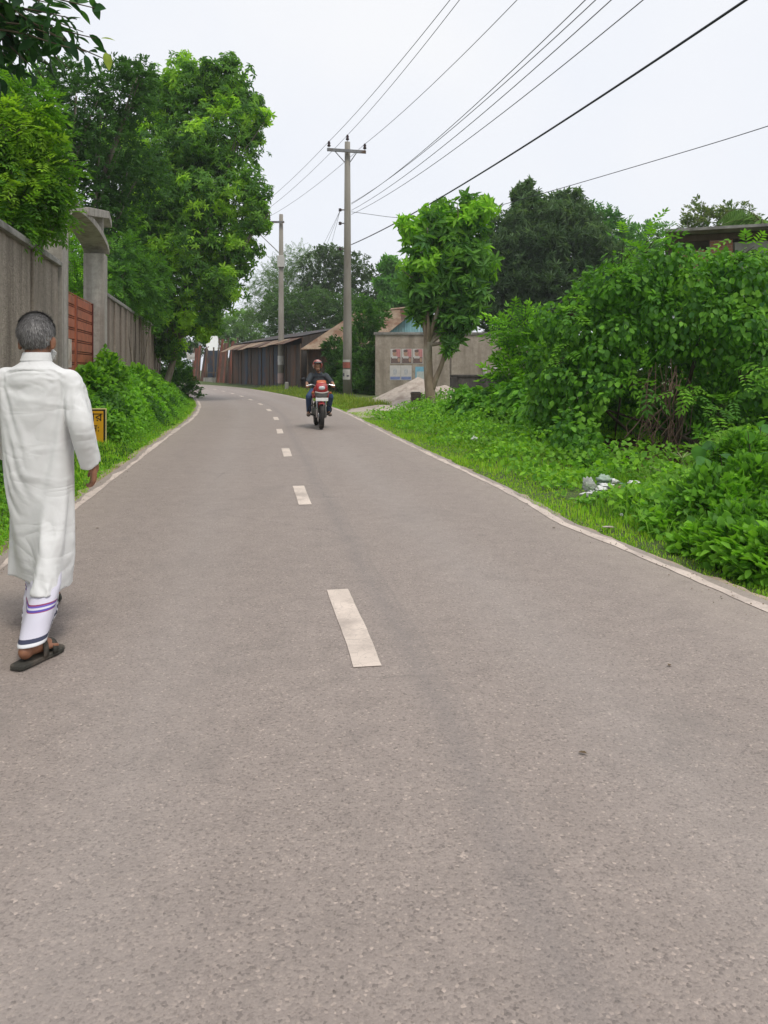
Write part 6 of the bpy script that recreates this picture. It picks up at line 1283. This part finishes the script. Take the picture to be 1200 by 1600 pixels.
for s in (-1, 1): obj('collar', *hexa([(s * .012, -.045, 1.255), (s * .075, -.03, 1.27), (s * .085, -.02, 1.262), (s * .02, -.04, 1.245)], [(s * .02, -.035, 1.29), (s * .07, .0, 1.325), (s * .08, .005, 1.318), (s * .028, -.03, 1.28)]), M_shirt, shr, local=True)
obj('shirt_placket', *box((0, -.028, 1.10), (.028, .012, .22)), M_shirt, shr, local=True)
jn = [ball((0, .2, .86), (.17, .15, .11))]
for s in (-1, 1): jn += [limb(H_[s], K[s], .102, .078), limb(K[s], A_[s] + (0, 0, .03), .075, .056)]
fused('jeans', jn, .012, M_jean, rider, 3)
for s in (-1, 1): fused('shoe', [limb((s * .24, .085, .32), (s * .255, -.12, .305), .045, .042), limb(A_[s] + (0, 0, -.01), (s * .24, .06, .33), .045, .045), ball((s * .257, -.16, .30), (.045, .055, .035))], .012, M_shoe, rider, 2)
hv, hf = ball(hd + (0, .015, .035), (.118, .138, .128), 28, 20)
hl = hv - (hd + (0, .015, .035)); open_ = (hl[:, 1] < -.06) & (hl[:, 2] < .028) & (np.abs(hl[:, 0]) < .085); low = hl[:, 2] < -.105; fk = [f for f in hf if not any(open_[i] or low[i] for i in f)]
m, nt, bs, out = new_mat('red_white_helmet'); tc = N(nt, 'ShaderNodeTexCoord'); sp = N(nt, 'ShaderNodeSeparateXYZ'); nt.links.new(tc.outputs['Object'], sp.inputs['Vector']); nzz = N(nt, 'ShaderNodeTexNoise', Scale=9.0, Detail=2.0); nt.links.new(tc.outputs['Object'], nzz.inputs['Vector'])
ad = N(nt, 'ShaderNodeMath', operation='MULTIPLY_ADD'); nt.links.new(nzz.outputs['Fac'], ad.inputs[0]); ad.inputs[1].default_value = .05; nt.links.new(sp.outputs['Z'], ad.inputs[2]); cc = ramp(nt, ad.outputs[0], [(0, (.10, .07, .06)), (.48, (.36, .07, .05))]); nt.links.new(mixc(nt, ramp(nt, nzz.outputs['Fac'], [(.5, (0, 0, 0)), (.56, (1, 1, 1))]), (.36, .06, .045), (.55, .45, .40)), bs.inputs['Base Color']); bs.inputs['Roughness'].default_value = .3; M_helm = m
he_ = obj('helmet', hv, fk, M_helm, rider, local=True, smooth=True); he_.modifiers.new('thickness', 'SOLIDIFY').thickness = .02
obj('visor', *loft([(-.145 + hd[1], hd[0], hd[2] + .085, .06, .012), (-.135 + hd[1], hd[0], hd[2] + .085, .085, .022), (-.09 + hd[1], hd[0], hd[2] + .09, .10, .025)], 14), M_smoke, he_, local=True, smooth=True)
obj('chin_strap', *tube([hd + (-.08, -.03, -.04), hd + (-.03, -.07, -.125), hd + (.03, -.07, -.125), hd + (.08, -.03, -.04)], .008, 6), M_seat, he_, local=True)

# ------------------------------------------------------------------ litter on the right verge
rg = np.random.default_rng(301)
def crumple(c, r, seed, sq=(1, 1, .7)):
    V, F = ball((0, 0, 0), 1.0, 20, 14); V = np.array([v * (1 + .7 * ns(v, 1.9, seed) + .55 * ns(v, 4.5, seed + 3)) for v in V]) * np.array(sq) * r; V[:, 2] -= V[:, 2].min(); return V + np.array(c), F
m, nt, bs, out = new_mat('clear_plastic_film'); bs.inputs['Base Color'].default_value = (.75, .76, .74, 1); bs.inputs['Roughness'].default_value = .2; bs.inputs['Transmission Weight'].default_value = .6; bs.inputs['IOR'].default_value = 1.1; M_film = m
def G(x, y): Y = EYE * 1200 / (y - 575); return ((x - 600) * Y / 1200, Y)
def lit(name, label, cat, px, py, r, mat, sq=(1, 1, .7), grp=None):
    x, y = G(px, py); z = float(gz([x], [y])[0]); tag(obj(name, *crumple((x, y, z + .045), r, rg.uniform(0, 50), sq), mat, smooth=True), label, cat, grp)
lit('plastic_bag', 'clear crumpled plastic bag at the left end of the rubbish', 'bag', 920, 780, .065, M_film, (1, .9, 1.1)); lit('plastic_bag', 'pale green crumpled bag behind the white rubbish', 'bag', 944, 771, .06, pm('pale_green_film', (.35, .45, .36), .4), (1.2, .9, .9))
for px, py, r, lb in ((915, 784, .035, 'crumpled white scrap nearest the road, left end of the rubbish pile'), (929, 786, .05, 'crumpled white scrap just right of the clear plastic bag'), (938, 780, .045, 'crumpled white scrap in front of the pale green bag'), (950, 777, .05, 'crumpled white scrap right of the pale green bag'), (957, 769, .045, 'crumpled white scrap farthest back in the rubbish pile'), (946, 787, .035, 'crumpled white scrap at the near middle of the rubbish pile'), (962, 783, .03, 'crumpled white scrap between the brown wrapper and the bags'), (990, 772, .04, 'crumpled white scrap lying right of the rubbish pile'), (1008, 778, .03, 'white scrap farthest right, half under the foreground bush')): lit('crumpled_paper', lb, 'litter', px, py, r, M_wt, (1.5, 1.1, .6), 'white scraps in the rubbish pile')
lit('crumpled_wrapper', 'small blue wrapper at the right of the rubbish pile', 'litter', 972, 777, .035, M_bluep); lit('crumpled_wrapper', 'brown wrapper in the middle of the rubbish pile', 'litter', 966, 781, .04, pm('brown_wrapper', (.3, .16, .1), .6)); lit('crumpled_wrapper', 'pale pink wrapper in the rubbish pile', 'litter', 978, 784, .035, pm('pink_wrapper', (.5, .3, .28), .6))
lit('crumpled_paper', 'lone white scrap in the ground cover left of the thicket', 'litter', 741, 693, .06, M_wt); lit('crumpled_paper', 'tiny white scrap on the grass at the road bend', 'litter', 971, 813, .014, M_wt); lit('crumpled_paper', 'pale scrap lying on the right grass edge', 'litter', 950, 826, .03, M_paper, (1.5, 1, .12))
lf_m = pm('dead_leaf', (.13, .09, .05), .8)
for px, py, lb in ((918, 1181, 'small dark dead leaf lying on the near right lane'), (150, 827, 'small dead leaf on the road beside the walking man'), (1045, 1043, 'tiny dead leaf on the right lane near the grass'), (868, 826, 'dead leaf on the road by the right edge line')):
    x, y = G(px, py); V, F = leaf6(.5, .12, .1); V = (V * .035) @ rotm('Z', rg.uniform(0, 6)).T; V[:, 2] += .008; tag(obj('dead_leaf', V + np.array([x, y, 0]), F, lf_m), lb, 'leaf', 'dead leaves on the road')

# ------------------------------------------------------------------ damp hazy air
m = bpy.data.materials.new('damp_air'); m.use_nodes = True; nt = m.node_tree; nt.nodes.clear()
out = nt.nodes.new('ShaderNodeOutputMaterial'); pv_ = nt.nodes.new('ShaderNodeVolumePrincipled')
pv_.inputs['Color'].default_value = (.93, .96, 1.0, 1); pv_.inputs['Density'].default_value = 0.0006; nt.links.new(pv_.outputs['Volume'], out.inputs['Volume'])
tag(obj('haze', *box((0, 0, 9.4), (830, 830, 21)), m, local=True), 'thin damp haze over the whole place', kind='stuff')
